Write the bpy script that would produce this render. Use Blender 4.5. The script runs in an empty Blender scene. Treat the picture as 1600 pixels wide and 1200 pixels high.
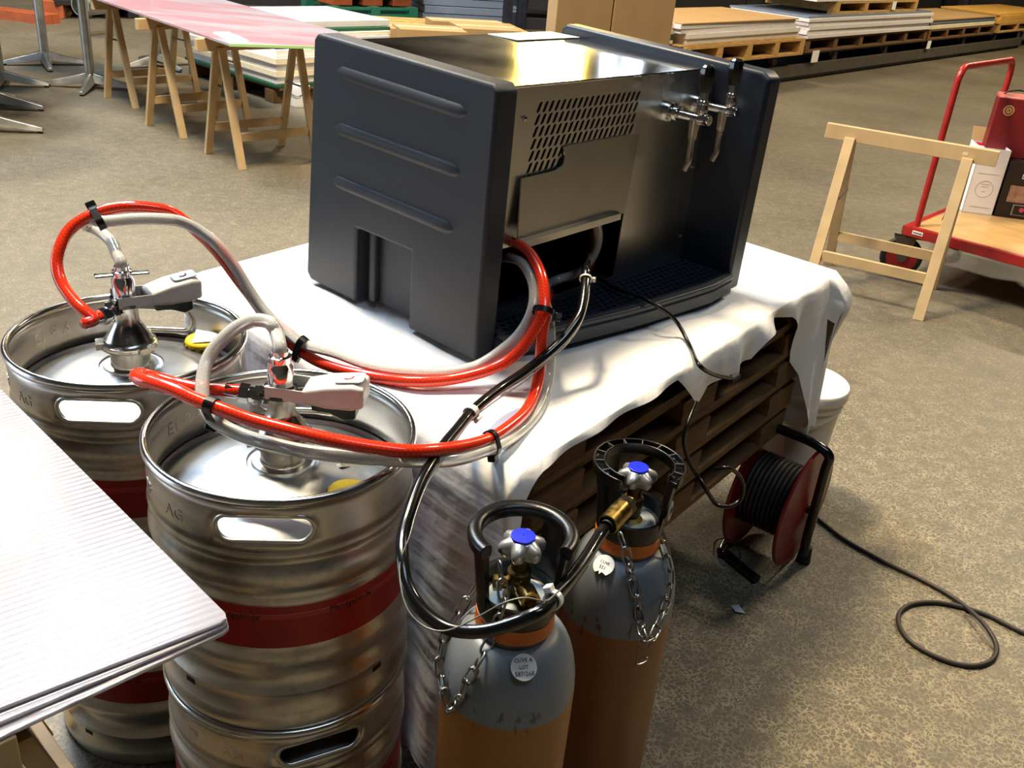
import bpy, bmesh, math, random
from mathutils import Vector, Matrix, Euler
from mathutils.geometry import delaunay_2d_cdt
random.seed(7)
sc = bpy.context.scene
COL = sc.collection
PI = math.pi
V = Vector

# ------------------------------------------------------------------ camera
FPX, PITCH, ROLL, CAMH = 1490.94, .4628, .0926, 1.4867
C0 = V((0, 0, CAMH))
_fw = V((0, math.cos(PITCH), -math.sin(PITCH)))
_up = V((1, 0, 0)).cross(_fw)
_R = V((1, 0, 0)) * math.cos(ROLL) + _up * math.sin(ROLL)
_U = V((1, 0, 0)) * -math.sin(ROLL) + _up * math.cos(ROLL)
camd = bpy.data.cameras.new('camera')
camd.sensor_width = 36
camd.lens = FPX / 1600 * 36
camd.clip_end = 100
cam = bpy.data.objects.new('camera', camd)
COL.objects.link(cam)
cam.matrix_world = Matrix(((_R.x, _U.x, -_fw.x, 0), (_R.y, _U.y, -_fw.y, 0), (_R.z, _U.z, -_fw.z, CAMH), (0, 0, 0, 1)))
sc.camera = cam

# ------------------------------------------------------------------ light and exposure
w = bpy.data.worlds.new('world')
sc.world = w
w.use_nodes = True
w.node_tree.nodes['Background'].inputs[0].default_value = (.55, .65, .8, 1)
w.node_tree.nodes['Background'].inputs[1].default_value = .05
sc.view_settings.view_transform = 'Standard'
sc.view_settings.look = 'None'
sc.view_settings.gamma = 1
sc.view_settings.use_curve_mapping = False
sc.view_settings.exposure = 0.3
try:
    sc.cycles.use_denoising = True
    sc.cycles.denoiser = 'OPENIMAGEDENOISE'
    sc.cycles.max_bounces = 8
    sc.cycles.transparent_max_bounces = 16
    sc.cycles.caustics_reflective = False
    sc.cycles.caustics_refractive = False
    sc.cycles.sample_clamp_indirect = 6
except Exception:
    pass


def area(name, loc, target, sx, sy, power, color):
    l = bpy.data.lights.new(name, 'AREA')
    l.shape = 'RECTANGLE'
    l.size, l.size_y = sx, sy
    l.energy = power
    l.color = color
    o = bpy.data.objects.new(name, l)
    COL.objects.link(o)
    o.location = loc
    d = V(target) - V(loc)
    o.rotation_euler = d.to_track_quat('-Z', 'Y').to_euler()
    return o


WARM = (1, .82, .56)
COOL = (.64, .81, 1)
area('hall_lamp', (-1.5, 3.1, 6.1), (-1.5, 3.1, 0), .9, .9, 640, WARM)
area('hall_lamp', (-5.5, 8.5, 6.1), (-5.5, 8.5, 0), .9, .9, 330, WARM)
area('hall_lamp', (-.5, 11.0, 6.1), (-.5, 11.0, 0), .9, .9, 330, WARM)
area('hall_lamp', (4.8, 6.5, 6.1), (4.8, 6.5, 0), .9, .9, 280, WARM)
area('hall_lamp', (8.5, 13.5, 6.1), (8.5, 13.5, 0), .9, .9, 480, WARM)
area('skylight_panel', (-3.6, 5.4, 6.3), (-3.6, 5.4, 0), 1.4, 5.0, 720, COOL)
area('skylight_panel', (1.6, -.4, 6.3), (1.6, -.4, 0), 3.2, 1.2, 70, COOL)
area('gate_daylight', (-13.8, 1.0, 2.4), (0, 1.0, 2.0), 7.0, 4.4, 380, COOL)
area('clerestory_daylight', (3.7, 26.7, 4.8), (3.7, 0, 4.0), 4.0, 1.1, 120, (.78, .89, 1))
fl_ = area('far_lamp_row', (.22, 26.5, 5.1), (.22, 0, 4.6), 2.3, .2, 330, (1, .72, .16))
fl_.rotation_euler = (fl_.rotation_euler.to_matrix() @ Matrix.Rotation(math.radians(-36), 3, 'Z')).to_euler()


# ------------------------------------------------------------------ pixel / plane helpers (1600x1200 frame)
def ray(px, py):
    return (_fw + _R * ((px - 800) / FPX) - _U * ((py - 600) / FPX))


def az(px, py, z):
    d = ray(px, py)
    return C0 + d * ((z - CAMH) / d.z)


def ap(px, py, P, n):
    d = ray(px, py)
    return C0 + d * ((V(P) - C0).dot(n) / d.dot(n))


def ad(px, py, dep):
    return C0 + ray(px, py) * dep


# ------------------------------------------------------------------ materials
def s2l(c):
    return tuple(((x / 255) / 12.92 if x / 255 <= .04045 else ((x / 255 + .055) / 1.055) ** 2.4) for x in c)


MATS = {}


def mat(name, rgb, rough=.5, metal=0, var=0, vscale=8, bump=0, bscale=60, stretch=(1, 1, 1), trans=0, coat=0, rvar=0, lin=False, aniso=0, ior=1.45, alpha=1, dirt=None, dscale=3, damt=.5, sheen=0):
    if name in MATS:
        return MATS[name]
    m = bpy.data.materials.new(name)
    m.use_nodes = True
    nt = m.node_tree
    b = nt.nodes['Principled BSDF']
    c = rgb if lin else s2l(rgb)
    b.inputs['Base Color'].default_value = (*c, 1)
    b.inputs['Roughness'].default_value = rough
    b.inputs['Metallic'].default_value = metal
    b.inputs['Transmission Weight'].default_value = trans
    b.inputs['Coat Weight'].default_value = coat
    b.inputs['IOR'].default_value = ior
    b.inputs['Anisotropic'].default_value = aniso
    b.inputs['Alpha'].default_value = alpha
    tc = nt.nodes.new('ShaderNodeTexCoord')
    mp = nt.nodes.new('ShaderNodeMapping')
    mp.inputs['Scale'].default_value = stretch
    nt.links.new(tc.outputs['Object'], mp.inputs['Vector'])
    col_out = None
    if var:
        n = nt.nodes.new('ShaderNodeTexNoise')
        n.inputs['Scale'].default_value = vscale
        n.inputs['Detail'].default_value = 6
        nt.links.new(mp.outputs[0], n.inputs['Vector'])
        r = nt.nodes.new('ShaderNodeMapRange')
        r.inputs[1].default_value = .3
        r.inputs[2].default_value = .7
        r.inputs[3].default_value = 1 - var
        r.inputs[4].default_value = 1 + var
        nt.links.new(n.outputs['Fac'], r.inputs[0])
        mx = nt.nodes.new('ShaderNodeVectorMath')
        mx.operation = 'SCALE'
        mx.inputs[0].default_value = c
        nt.links.new(r.outputs[0], mx.inputs['Scale'])
        col_out = mx.outputs[0]
        if rvar:
            rr = nt.nodes.new('ShaderNodeMapRange')
            rr.inputs[1].default_value = .3
            rr.inputs[2].default_value = .7
            rr.inputs[3].default_value = max(0, rough - rvar)
            rr.inputs[4].default_value = rough + rvar
            nt.links.new(n.outputs['Fac'], rr.inputs[0])
            nt.links.new(rr.outputs[0], b.inputs['Roughness'])
    if dirt:
        n = nt.nodes.new('ShaderNodeTexNoise')
        n.inputs['Scale'].default_value = dscale
        n.inputs['Detail'].default_value = 9
        n.inputs['Roughness'].default_value = .7
        nt.links.new(tc.outputs['Object'], n.inputs['Vector'])
        r = nt.nodes.new('ShaderNodeMapRange')
        r.inputs[1].default_value = .52
        r.inputs[2].default_value = .66
        r.inputs[4].default_value = damt
        nt.links.new(n.outputs['Fac'], r.inputs[0])
        mx = nt.nodes.new('ShaderNodeMix')
        mx.data_type = 'RGBA'
        nt.links.new(r.outputs[0], mx.inputs[0])
        if col_out:
            nt.links.new(col_out, mx.inputs[6])
        else:
            mx.inputs[6].default_value = (*c, 1)
        mx.inputs[7].default_value = (*s2l(dirt), 1)
        col_out = mx.outputs[2]
    if col_out:
        nt.links.new(col_out, b.inputs['Base Color'])
    if bump:
        n = nt.nodes.new('ShaderNodeTexNoise')
        n.inputs['Scale'].default_value = bscale
        n.inputs['Detail'].default_value = 4
        nt.links.new(mp.outputs[0], n.inputs['Vector'])
        bp = nt.nodes.new('ShaderNodeBump')
        bp.inputs['Strength'].default_value = bump
        bp.inputs['Distance'].default_value = .01
        nt.links.new(n.outputs['Fac'], bp.inputs['Height'])
        nt.links.new(bp.outputs[0], b.inputs['Normal'])
    MATS[name] = m
    return m


def braid_mat(name, rgb, thread, trans, rough=.18):
    m = bpy.data.materials.new(name)
    m.use_nodes = True
    nt = m.node_tree
    b = nt.nodes['Principled BSDF']
    b.inputs['Roughness'].default_value = rough
    b.inputs['Transmission Weight'].default_value = trans
    b.inputs['IOR'].default_value = 1.4
    uv = nt.nodes.new('ShaderNodeUVMap')
    sp = nt.nodes.new('ShaderNodeSeparateXYZ')
    nt.links.new(uv.outputs[0], sp.inputs[0])

    def mth(op, a, bb=None):
        n = nt.nodes.new('ShaderNodeMath')
        n.operation = op
        for i, x in enumerate((a, bb)):
            if x is None:
                continue
            if isinstance(x, (int, float)):
                n.inputs[i].default_value = x
            else:
                nt.links.new(x, n.inputs[i])
        return n.outputs[0]
    a1 = mth('MULTIPLY', sp.outputs[0], 2 * PI * 5)
    a2 = mth('MULTIPLY', sp.outputs[1], 2 * PI * 150)
    s1 = mth('SINE', mth('ADD', a1, a2))
    s2 = mth('SINE', mth('SUBTRACT', a1, a2))
    mx_ = mth('MAXIMUM', s1, s2)
    f = nt.nodes.new('ShaderNodeMapRange')
    f.inputs[1].default_value = .55
    f.inputs[2].default_value = .9
    f.inputs[4].default_value = .55
    nt.links.new(mx_, f.inputs[0])
    mx = nt.nodes.new('ShaderNodeMix')
    mx.data_type = 'RGBA'
    nt.links.new(f.outputs[0], mx.inputs[0])
    mx.inputs[6].default_value = (*s2l(rgb), 1)
    mx.inputs[7].default_value = (*s2l(thread), 1)
    nt.links.new(mx.outputs[2], b.inputs['Base Color'])
    b.inputs['Coat Weight'].default_value = .6
    b.inputs['Coat Roughness'].default_value = .06
    return m


def two_tone_mat(name, top, bottom, zs):
    """paint in two colours meeting at a worn line at object height zs"""
    m = bpy.data.materials.new(name)
    m.use_nodes = True
    nt = m.node_tree
    b = nt.nodes['Principled BSDF']
    b.inputs['Roughness'].default_value = .42
    tc = nt.nodes.new('ShaderNodeTexCoord')
    sp = nt.nodes.new('ShaderNodeSeparateXYZ')
    nt.links.new(tc.outputs['Object'], sp.inputs[0])
    n = nt.nodes.new('ShaderNodeTexNoise')
    n.inputs['Scale'].default_value = 14
    n.inputs['Detail'].default_value = 8
    nt.links.new(tc.outputs['Object'], n.inputs['Vector'])
    ma = nt.nodes.new('ShaderNodeMath')
    ma.operation = 'MULTIPLY_ADD'
    nt.links.new(n.outputs['Fac'], ma.inputs[0])
    ma.inputs[1].default_value = .012
    nt.links.new(sp.outputs[2], ma.inputs[2])
    gr = nt.nodes.new('ShaderNodeMapRange')
    gr.inputs[1].default_value = zs
    gr.inputs[2].default_value = zs + .004
    nt.links.new(ma.outputs[0], gr.inputs[0])
    mx = nt.nodes.new('ShaderNodeMix')
    mx.data_type = 'RGBA'
    nt.links.new(gr.outputs[0], mx.inputs[0])
    mx.inputs[6].default_value = (*s2l(bottom), 1)
    mx.inputs[7].default_value = (*s2l(top), 1)
    # scuffs, densest in a band of wear just above the meeting line
    n2 = nt.nodes.new('ShaderNodeTexNoise')
    n2.inputs['Scale'].default_value = 28
    n2.inputs['Detail'].default_value = 10
    n2.inputs['Roughness'].default_value = .75
    mp = nt.nodes.new('ShaderNodeMapping')
    mp.inputs['Scale'].default_value = (1.6, 1.6, .7)
    nt.links.new(tc.outputs['Object'], mp.inputs[0])
    nt.links.new(mp.outputs[0], n2.inputs['Vector'])
    ab = nt.nodes.new('ShaderNodeMath')
    ab.operation = 'SUBTRACT'
    nt.links.new(sp.outputs[2], ab.inputs[0])
    ab.inputs[1].default_value = zs + .012
    ab2 = nt.nodes.new('ShaderNodeMath')
    ab2.operation = 'ABSOLUTE'
    nt.links.new(ab.outputs[0], ab2.inputs[0])
    bd = nt.nodes.new('ShaderNodeMapRange')
    bd.inputs[1].default_value = 0
    bd.inputs[2].default_value = .05
    bd.inputs[3].default_value = .54
    bd.inputs[4].default_value = .68
    nt.links.new(ab2.outputs[0], bd.inputs[0])
    gt = nt.nodes.new('ShaderNodeMath')
    gt.operation = 'GREATER_THAN'
    nt.links.new(n2.outputs['Fac'], gt.inputs[0])
    nt.links.new(bd.outputs[0], gt.inputs[1])
    mf = nt.nodes.new('ShaderNodeMath')
    mf.operation = 'MULTIPLY'
    nt.links.new(gt.outputs[0], mf.inputs[0])
    mf.inputs[1].default_value = .75
    m2 = nt.nodes.new('ShaderNodeMix')
    m2.data_type = 'RGBA'
    nt.links.new(mf.outputs[0], m2.inputs[0])
    nt.links.new(mx.outputs[2], m2.inputs[6])
    m2.inputs[7].default_value = (*s2l((62, 46, 34)), 1)
    nt.links.new(m2.outputs[2], b.inputs['Base Color'])
    return m


def floor_mat():
    m = bpy.data.materials.new('concrete floor')
    m.use_nodes = True
    nt = m.node_tree
    b = nt.nodes['Principled BSDF']
    tc = nt.nodes.new('ShaderNodeTexCoord')
    n1 = nt.nodes.new('ShaderNodeTexNoise')
    n1.inputs['Scale'].default_value = .9
    n1.inputs['Detail'].default_value = 7
    nt.links.new(tc.outputs['Object'], n1.inputs['Vector'])
    r1 = nt.nodes.new('ShaderNodeValToRGB')
    r1.color_ramp.elements[0].position = .3
    r1.color_ramp.elements[0].color = (*s2l((80, 73, 60)), 1)
    r1.color_ramp.elements[1].position = .72
    r1.color_ramp.elements[1].color = (*s2l((94, 86, 71)), 1)
    nt.links.new(n1.outputs['Fac'], r1.inputs[0])
    # pale cell pattern of the worn surface
    vz = nt.nodes.new('ShaderNodeTexVoronoi')
    vz.feature = 'DISTANCE_TO_EDGE'
    vz.inputs['Scale'].default_value = 72
    nw = nt.nodes.new('ShaderNodeTexNoise')
    nw.inputs['Scale'].default_value = 40
    nw.inputs['Detail'].default_value = 6
    nt.links.new(tc.outputs['Object'], nw.inputs['Vector'])
    va = nt.nodes.new('ShaderNodeVectorMath')
    va.operation = 'MULTIPLY_ADD'
    nt.links.new(nw.outputs['Color'], va.inputs[0])
    va.inputs[1].default_value = (.045, .045, .045)
    nt.links.new(tc.outputs['Object'], va.inputs[2])
    nt.links.new(va.outputs[0], vz.inputs['Vector'])
    r2 = nt.nodes.new('ShaderNodeMapRange')
    r2.inputs[1].default_value = .02
    r2.inputs[2].default_value = .16
    r2.inputs[3].default_value = 1
    r2.inputs[4].default_value = 0
    nt.links.new(vz.outputs['Distance'], r2.inputs[0])
    n3 = nt.nodes.new('ShaderNodeTexNoise')
    n3.inputs['Scale'].default_value = 17
    n3.inputs['Detail'].default_value = 9
    n3.inputs['Roughness'].default_value = .72
    nt.links.new(tc.outputs['Object'], n3.inputs['Vector'])
    r3 = nt.nodes.new('ShaderNodeMapRange')
    r3.inputs[1].default_value = .34
    r3.inputs[2].default_value = .68
    nt.links.new(n3.outputs['Fac'], r3.inputs[0])
    # the surface is most worn in one broad patch near the cord
    dv = nt.nodes.new('ShaderNodeVectorMath')
    dv.operation = 'DISTANCE'
    nt.links.new(tc.outputs['Object'], dv.inputs[0])
    dv.inputs[1].default_value = (1.15, 1.2, 0)
    rw = nt.nodes.new('ShaderNodeMapRange')
    rw.inputs[1].default_value = .5
    rw.inputs[2].default_value = 2.6
    rw.inputs[3].default_value = .8
    rw.inputs[4].default_value = .3
    nt.links.new(dv.outputs['Value'], rw.inputs[0])
    m0 = nt.nodes.new('ShaderNodeMath')
    m0.operation = 'MULTIPLY'
    nt.links.new(r3.outputs[0], m0.inputs[0])
    nt.links.new(rw.outputs[0], m0.inputs[1])
    mu = nt.nodes.new('ShaderNodeMath')
    mu.operation = 'MULTIPLY'
    mu.use_clamp = True
    nt.links.new(r2.outputs[0], mu.inputs[0])
    nt.links.new(m0.outputs[0], mu.inputs[1])
    mx = nt.nodes.new('ShaderNodeMix')
    mx.data_type = 'RGBA'
    nt.links.new(mu.outputs[0], mx.inputs[0])
    nt.links.new(r1.outputs[0], mx.inputs[6])
    mx.inputs[7].default_value = (*s2l((190, 176, 142)), 1)
    # dark stains
    n4 = nt.nodes.new('ShaderNodeTexNoise')
    n4.inputs['Scale'].default_value = 2.2
    n4.inputs['Detail'].default_value = 5
    nt.links.new(tc.outputs['Object'], n4.inputs['Vector'])
    r4 = nt.nodes.new('ShaderNodeMapRange')
    r4.inputs[1].default_value = .58
    r4.inputs[2].default_value = .75
    r4.inputs[3].default_value = 0
    r4.inputs[4].default_value = .3
    nt.links.new(n4.outputs['Fac'], r4.inputs[0])
    mx2 = nt.nodes.new('ShaderNodeMix')
    mx2.data_type = 'RGBA'
    nt.links.new(r4.outputs[0], mx2.inputs[0])
    nt.links.new(mx.outputs[2], mx2.inputs[6])
    mx2.inputs[7].default_value = (*s2l((70, 64, 54)), 1)
    nt.links.new(mx2.outputs[2], b.inputs['Base Color'])
    rr = nt.nodes.new('ShaderNodeMapRange')
    rr.inputs[1].default_value = .3
    rr.inputs[2].default_value = .7
    rr.inputs[3].default_value = .42
    rr.inputs[4].default_value = .62
    nt.links.new(n1.outputs['Fac'], rr.inputs[0])
    nt.links.new(rr.outputs[0], b.inputs['Roughness'])
    bp = nt.nodes.new('ShaderNodeBump')
    bp.inputs['Strength'].default_value = .18
    bp.inputs['Distance'].default_value = .004
    nt.links.new(mu.outputs[0], bp.inputs['Height'])
    nt.links.new(bp.outputs[0], b.inputs['Normal'])
    return m


def flute_mat(direction):
    """clear twin-wall plastic sheet: narrow flutes along `direction`"""
    m = bpy.data.materials.new('fluted clear plastic')
    m.use_nodes = True
    nt = m.node_tree
    b = nt.nodes['Principled BSDF']
    b.inputs['Roughness'].default_value = .2
    b.inputs['Subsurface Weight'].default_value = .7
    b.inputs['Subsurface Radius'].default_value = (.02, .02, .02)
    b.inputs['Subsurface Scale'].default_value = 1
    b.inputs['Coat Weight'].default_value = .25
    b.inputs['Coat Roughness'].default_value = .2
    tc = nt.nodes.new('ShaderNodeTexCoord')
    dt = nt.nodes.new('ShaderNodeVectorMath')
    dt.operation = 'DOT_PRODUCT'
    nt.links.new(tc.outputs['Object'], dt.inputs[0])
    dt.inputs[1].default_value = (-direction.y, direction.x, 0)
    ml = nt.nodes.new('ShaderNodeMath')
    ml.operation = 'MULTIPLY'
    nt.links.new(dt.outputs['Value'], ml.inputs[0])
    ml.inputs[1].default_value = 2 * PI / .0105
    si = nt.nodes.new('ShaderNodeMath')
    si.operation = 'SINE'
    nt.links.new(ml.outputs[0], si.inputs[0])
    r = nt.nodes.new('ShaderNodeMapRange')
    r.inputs[1].default_value = .55
    r.inputs[2].default_value = 1
    nt.links.new(si.outputs[0], r.inputs[0])
    n = nt.nodes.new('ShaderNodeTexNoise')
    n.inputs['Scale'].default_value = 11
    n.inputs['Detail'].default_value = 4
    nt.links.new(tc.outputs['Object'], n.inputs['Vector'])
    rm = nt.nodes.new('ShaderNodeMath')
    rm.operation = 'MULTIPLY'
    nt.links.new(r.outputs[0], rm.inputs[0])
    nt.links.new(n.outputs['Fac'], rm.inputs[1])
    mx = nt.nodes.new('ShaderNodeMix')
    mx.data_type = 'RGBA'
    nt.links.new(rm.outputs[0], mx.inputs[0])
    mx.inputs[6].default_value = (*s2l((150, 147, 156)), 1)
    mx.inputs[7].default_value = (*s2l((78, 70, 80)), 1)
    nt.links.new(mx.outputs[2], b.inputs['Base Color'])
    bp = nt.nodes.new('ShaderNodeBump')
    bp.inputs['Strength'].default_value = .35
    bp.inputs['Distance'].default_value = .002
    ad_ = nt.nodes.new('ShaderNodeMath')
    ad_.operation = 'ADD'
    nt.links.new(si.outputs[0], ad_.inputs[0])
    nt.links.new(n.outputs['Fac'], ad_.inputs[1])
    nt.links.new(ad_.outputs[0], bp.inputs['Height'])
    nt.links.new(bp.outputs[0], b.inputs['Normal'])
    return m


def film_mat():
    """clear sheet with streaky red protective print"""
    m = bpy.data.materials.new('red streaked film sheet')
    m.use_nodes = True
    nt = m.node_tree
    b = nt.nodes['Principled BSDF']
    b.inputs['Roughness'].default_value = .16
    tc = nt.nodes.new('ShaderNodeTexCoord')
    mp = nt.nodes.new('ShaderNodeMapping')
    mp.inputs['Rotation'].default_value = (0, 0, -.7)
    mp.inputs['Scale'].default_value = (.9, 3.2, 1)
    nt.links.new(tc.outputs['Object'], mp.inputs[0])
    n = nt.nodes.new('ShaderNodeTexNoise')
    n.inputs['Scale'].default_value = 1.3
    n.inputs['Detail'].default_value = 4
    nt.links.new(mp.outputs[0], n.inputs['Vector'])
    r = nt.nodes.new('ShaderNodeValToRGB')
    r.color_ramp.elements[0].position = .42
    r.color_ramp.elements[0].color = (*s2l((174, 166, 171)), 1)
    r.color_ramp.elements[1].position = .56
    r.color_ramp.elements[1].color = (*s2l((180, 136, 142)), 1)
    nt.links.new(n.outputs['Fac'], r.inputs[0])
    nt.links.new(r.outputs[0], b.inputs['Base Color'])
    return m


def cloth_mat():
    m = bpy.data.materials.new('white tablecloth fabric')
    m.use_nodes = True
    nt = m.node_tree
    b = nt.nodes['Principled BSDF']
    b.inputs['Base Color'].default_value = (*s2l((244, 243, 243)), 1)
    b.inputs['Roughness'].default_value = .7
    tc = nt.nodes.new('ShaderNodeTexCoord')
    n = nt.nodes.new('ShaderNodeTexNoise')
    n.inputs['Scale'].default_value = 5
    n.inputs['Detail'].default_value = 5
    nt.links.new(tc.outputs['Object'], n.inputs['Vector'])
    # ironed-in crease lines, broken, in two directions
    acc = n.outputs['Fac']
    for (sx, sy, sz, k) in ((28, 3, 3, .35), (3, 3, 26, .35)):
        mp = nt.nodes.new('ShaderNodeMapping')
        mp.inputs['Scale'].default_value = (sx, sy, sz)
        mp.inputs['Rotation'].default_value = (0, 0, .7)
        nt.links.new(tc.outputs['Object'], mp.inputs[0])
        q = nt.nodes.new('ShaderNodeTexNoise')
        q.inputs['Scale'].default_value = 1
        q.inputs['Detail'].default_value = 2
        nt.links.new(mp.outputs[0], q.inputs['Vector'])
        a = nt.nodes.new('ShaderNodeMath')
        a.operation = 'MULTIPLY_ADD'
        nt.links.new(q.outputs['Fac'], a.inputs[0])
        a.inputs[1].default_value = k
        nt.links.new(acc, a.inputs[2])
        acc = a.outputs[0]
    bp = nt.nodes.new('ShaderNodeBump')
    bp.inputs['Strength'].default_value = .55
    bp.inputs['Distance'].default_value = .02
    nt.links.new(acc, bp.inputs['Height'])
    nt.links.new(bp.outputs[0], b.inputs['Normal'])
    return m


STEEL = mat('keg steel', (204, 200, 192), .36, 1, var=.12, vscale=5, rvar=.07, stretch=(1, 1, 9), bump=.015, bscale=40, dirt=(96, 84, 72), dscale=7, damt=.45)
STEEL_IN = mat('dished keg steel', (186, 188, 190), .33, 1, var=.08, vscale=6, rvar=.06, dirt=(120, 112, 104), dscale=12, damt=.3)
BRIGHT = mat('polished rim steel', (205, 203, 198), .2, 1, var=.06, vscale=20, rvar=.05)
CHROME = mat('chrome', (212, 212, 214), .1, 1)
CHROME_W = mat('worn chrome', (190, 186, 178), .2, 1, var=.15, vscale=40, rvar=.1)
SHEET = mat('brushed stainless sheet', (222, 219, 212), .3, 1, var=.05, vscale=3, stretch=(1, 1, 1), rvar=.05, bump=.015, bscale=30)
SHEETTOP = mat('brushed stainless top', (214, 212, 208), .13, 1, var=.05, vscale=3, rvar=.05, aniso=0)
NAVY = mat('blue black moulded plastic', (39, 43, 50), .55, 0, var=.08, vscale=5, bump=.12, bscale=900)
TRAYC = mat('blue black tray plastic', (50, 56, 66), .45, 0, var=.08, vscale=5, bump=.06, bscale=600)
NAVYD = mat('dark blue moulded plastic', (30, 37, 50), .4, 0, var=.1, vscale=4, bump=.05, bscale=600)
BLACKM = mat('matt black inside', (14, 14, 16), .8)
BLACK = mat('black plastic', (10, 10, 11), .3, 0, var=.2, vscale=20, bump=.05, bscale=80)
BLACKG = mat('glossy black hose', (14, 14, 15), .2, 0, coat=.5)
RUBBER = mat('black rubber', (28, 28, 28), .65)
CABLE = mat('dark cable', (46, 42, 40), .5, var=.1, vscale=30)
REDH = braid_mat('red braided hose', (228, 46, 20), (240, 84, 50), .15)
CLEARH = braid_mat('clear braided hose', (236, 235, 226), (252, 252, 248), .5)
BANDR = mat('red label band', (158, 24, 18), .38, 0, var=.08, vscale=12, dirt=(96, 14, 12), dscale=9, damt=.4)
PRINT = mat('dark print', (44, 16, 14), .6)
PRINTW = mat('white print', (225, 222, 215), .6)
PRINTR = mat('red print', (190, 30, 30), .6)
YELLOW = mat('yellow plastic cap', (238, 196, 8), .4, 0, var=.05, vscale=40)
PAPER = mat('white paper', (236, 236, 232), .6, 0, var=.03, vscale=60)
LEVER = mat('grey lever plastic', (206, 202, 194), .35, 0, var=.04, vscale=40)
BRASS = mat('brass', (168, 140, 78), .3, 1, var=.15, vscale=60, rvar=.1)
BRASSD = mat('aged brass', (92, 76, 46), .48, 1, var=.3, vscale=60, rvar=.1)
SILVER = mat('cast silver handwheel', (178, 178, 176), .34, .7, var=.08, vscale=60)
BLUECAP = mat('blue cap', (28, 44, 214), .35, 0)
ORANGE = mat('orange collar', (206, 104, 28), .4, 0, dirt=(120, 56, 20), dscale=30)
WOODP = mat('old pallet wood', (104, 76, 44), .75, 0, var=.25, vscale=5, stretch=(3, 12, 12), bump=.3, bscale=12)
WOODP2 = mat('yellow pallet wood', (186, 148, 88), .75, 0, var=.22, vscale=4, stretch=(3, 3, 14), bump=.3, bscale=12)  # wood of the yellow pallets, paler than the old brown ones by its own colour
WOODT = mat('pale trestle wood', (190, 160, 116), .5, 0, var=.12, vscale=4, stretch=(2, 2, 2), bump=.05, bscale=40)
PLY = mat('varnished plywood deck', (186, 146, 92), .35, 0, var=.12, vscale=3, stretch=(2, 8, 1))
REDP = mat('red painted steel', (156, 34, 30), .32, 0, var=.12, vscale=8, dirt=(110, 24, 18), dscale=20, damt=.5)
REDREEL = mat('dark red reel plastic', (128, 24, 28), .38, 0, var=.12, vscale=10, dirt=(150, 50, 50), dscale=14, damt=.35)
WHITEB = mat('white bucket plastic', (238, 230, 212), .42, 0, var=.03, vscale=6)
CARD = mat('brown cardboard', (172, 138, 92), .7, 0, var=.08, vscale=4, bump=.05, bscale=60)
CARDT = mat('tall brown cardboard', (156, 129, 92), .7, 0, var=.08, vscale=4)
PANELW = mat('white foam panel', (226, 222, 222), .55, 0, var=.08, vscale=5, dirt=(190, 180, 165), dscale=5, damt=.4)
PANELC = mat('cream panel', (228, 214, 184), .55, 0, var=.08, vscale=5)
PANELG = mat('dark green panel', (24, 84, 60), .45)
PANELB = mat('blue grey panel', (120, 134, 156), .35, .2, var=.08, vscale=5)
PANELY = mat('yellow kraft panel', (214, 164, 78), .6, 0, var=.1, vscale=4)
CRATEG = mat('green crate plastic', (38, 104, 82), .45, 0, var=.12, vscale=10)
CRATEO = mat('orange red crate plastic', (164, 82, 46), .5, 0, var=.15, vscale=10)
RACKB = mat('dark blue rack steel', (40, 46, 60), .45, .3)
GREYST = mat('grey painted rail', (84, 78, 70), .55, .2, var=.15, vscale=8)
DARKW = mat('dark wall cladding', (74, 70, 66), .8, 0, var=.15, vscale=2)
CEIL = mat('dark ceiling', (84, 80, 76), .85, 0, var=.1, vscale=2)
ALU = mat('brushed aluminium base', (176, 174, 168), .42, 1, var=.15, vscale=12, rvar=.08)
STEELG = mat('galvanised fork', (110, 108, 104), .4, .9, var=.15, vscale=30)
PINK = film_mat()
GREENE = mat('green sheet edge', (176, 220, 150), .3, 0)
CLOTH = cloth_mat()


# ------------------------------------------------------------------ mesh builder
def frame(z, x=None):
    z = V(z).normalized()
    if x is None:
        x = V((1, 0, 0)) if abs(z.x) < .9 else V((0, 1, 0))
    x = (V(x) - z * V(x).dot(z)).normalized()
    y = z.cross(x)
    return Matrix(((x.x, y.x, z.x), (x.y, y.y, z.y), (x.z, y.z, z.z)))


def place(loc, rz=0):
    return Matrix.Translation(V(loc)) @ Matrix.Rotation(rz, 4, 'Z')


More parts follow.
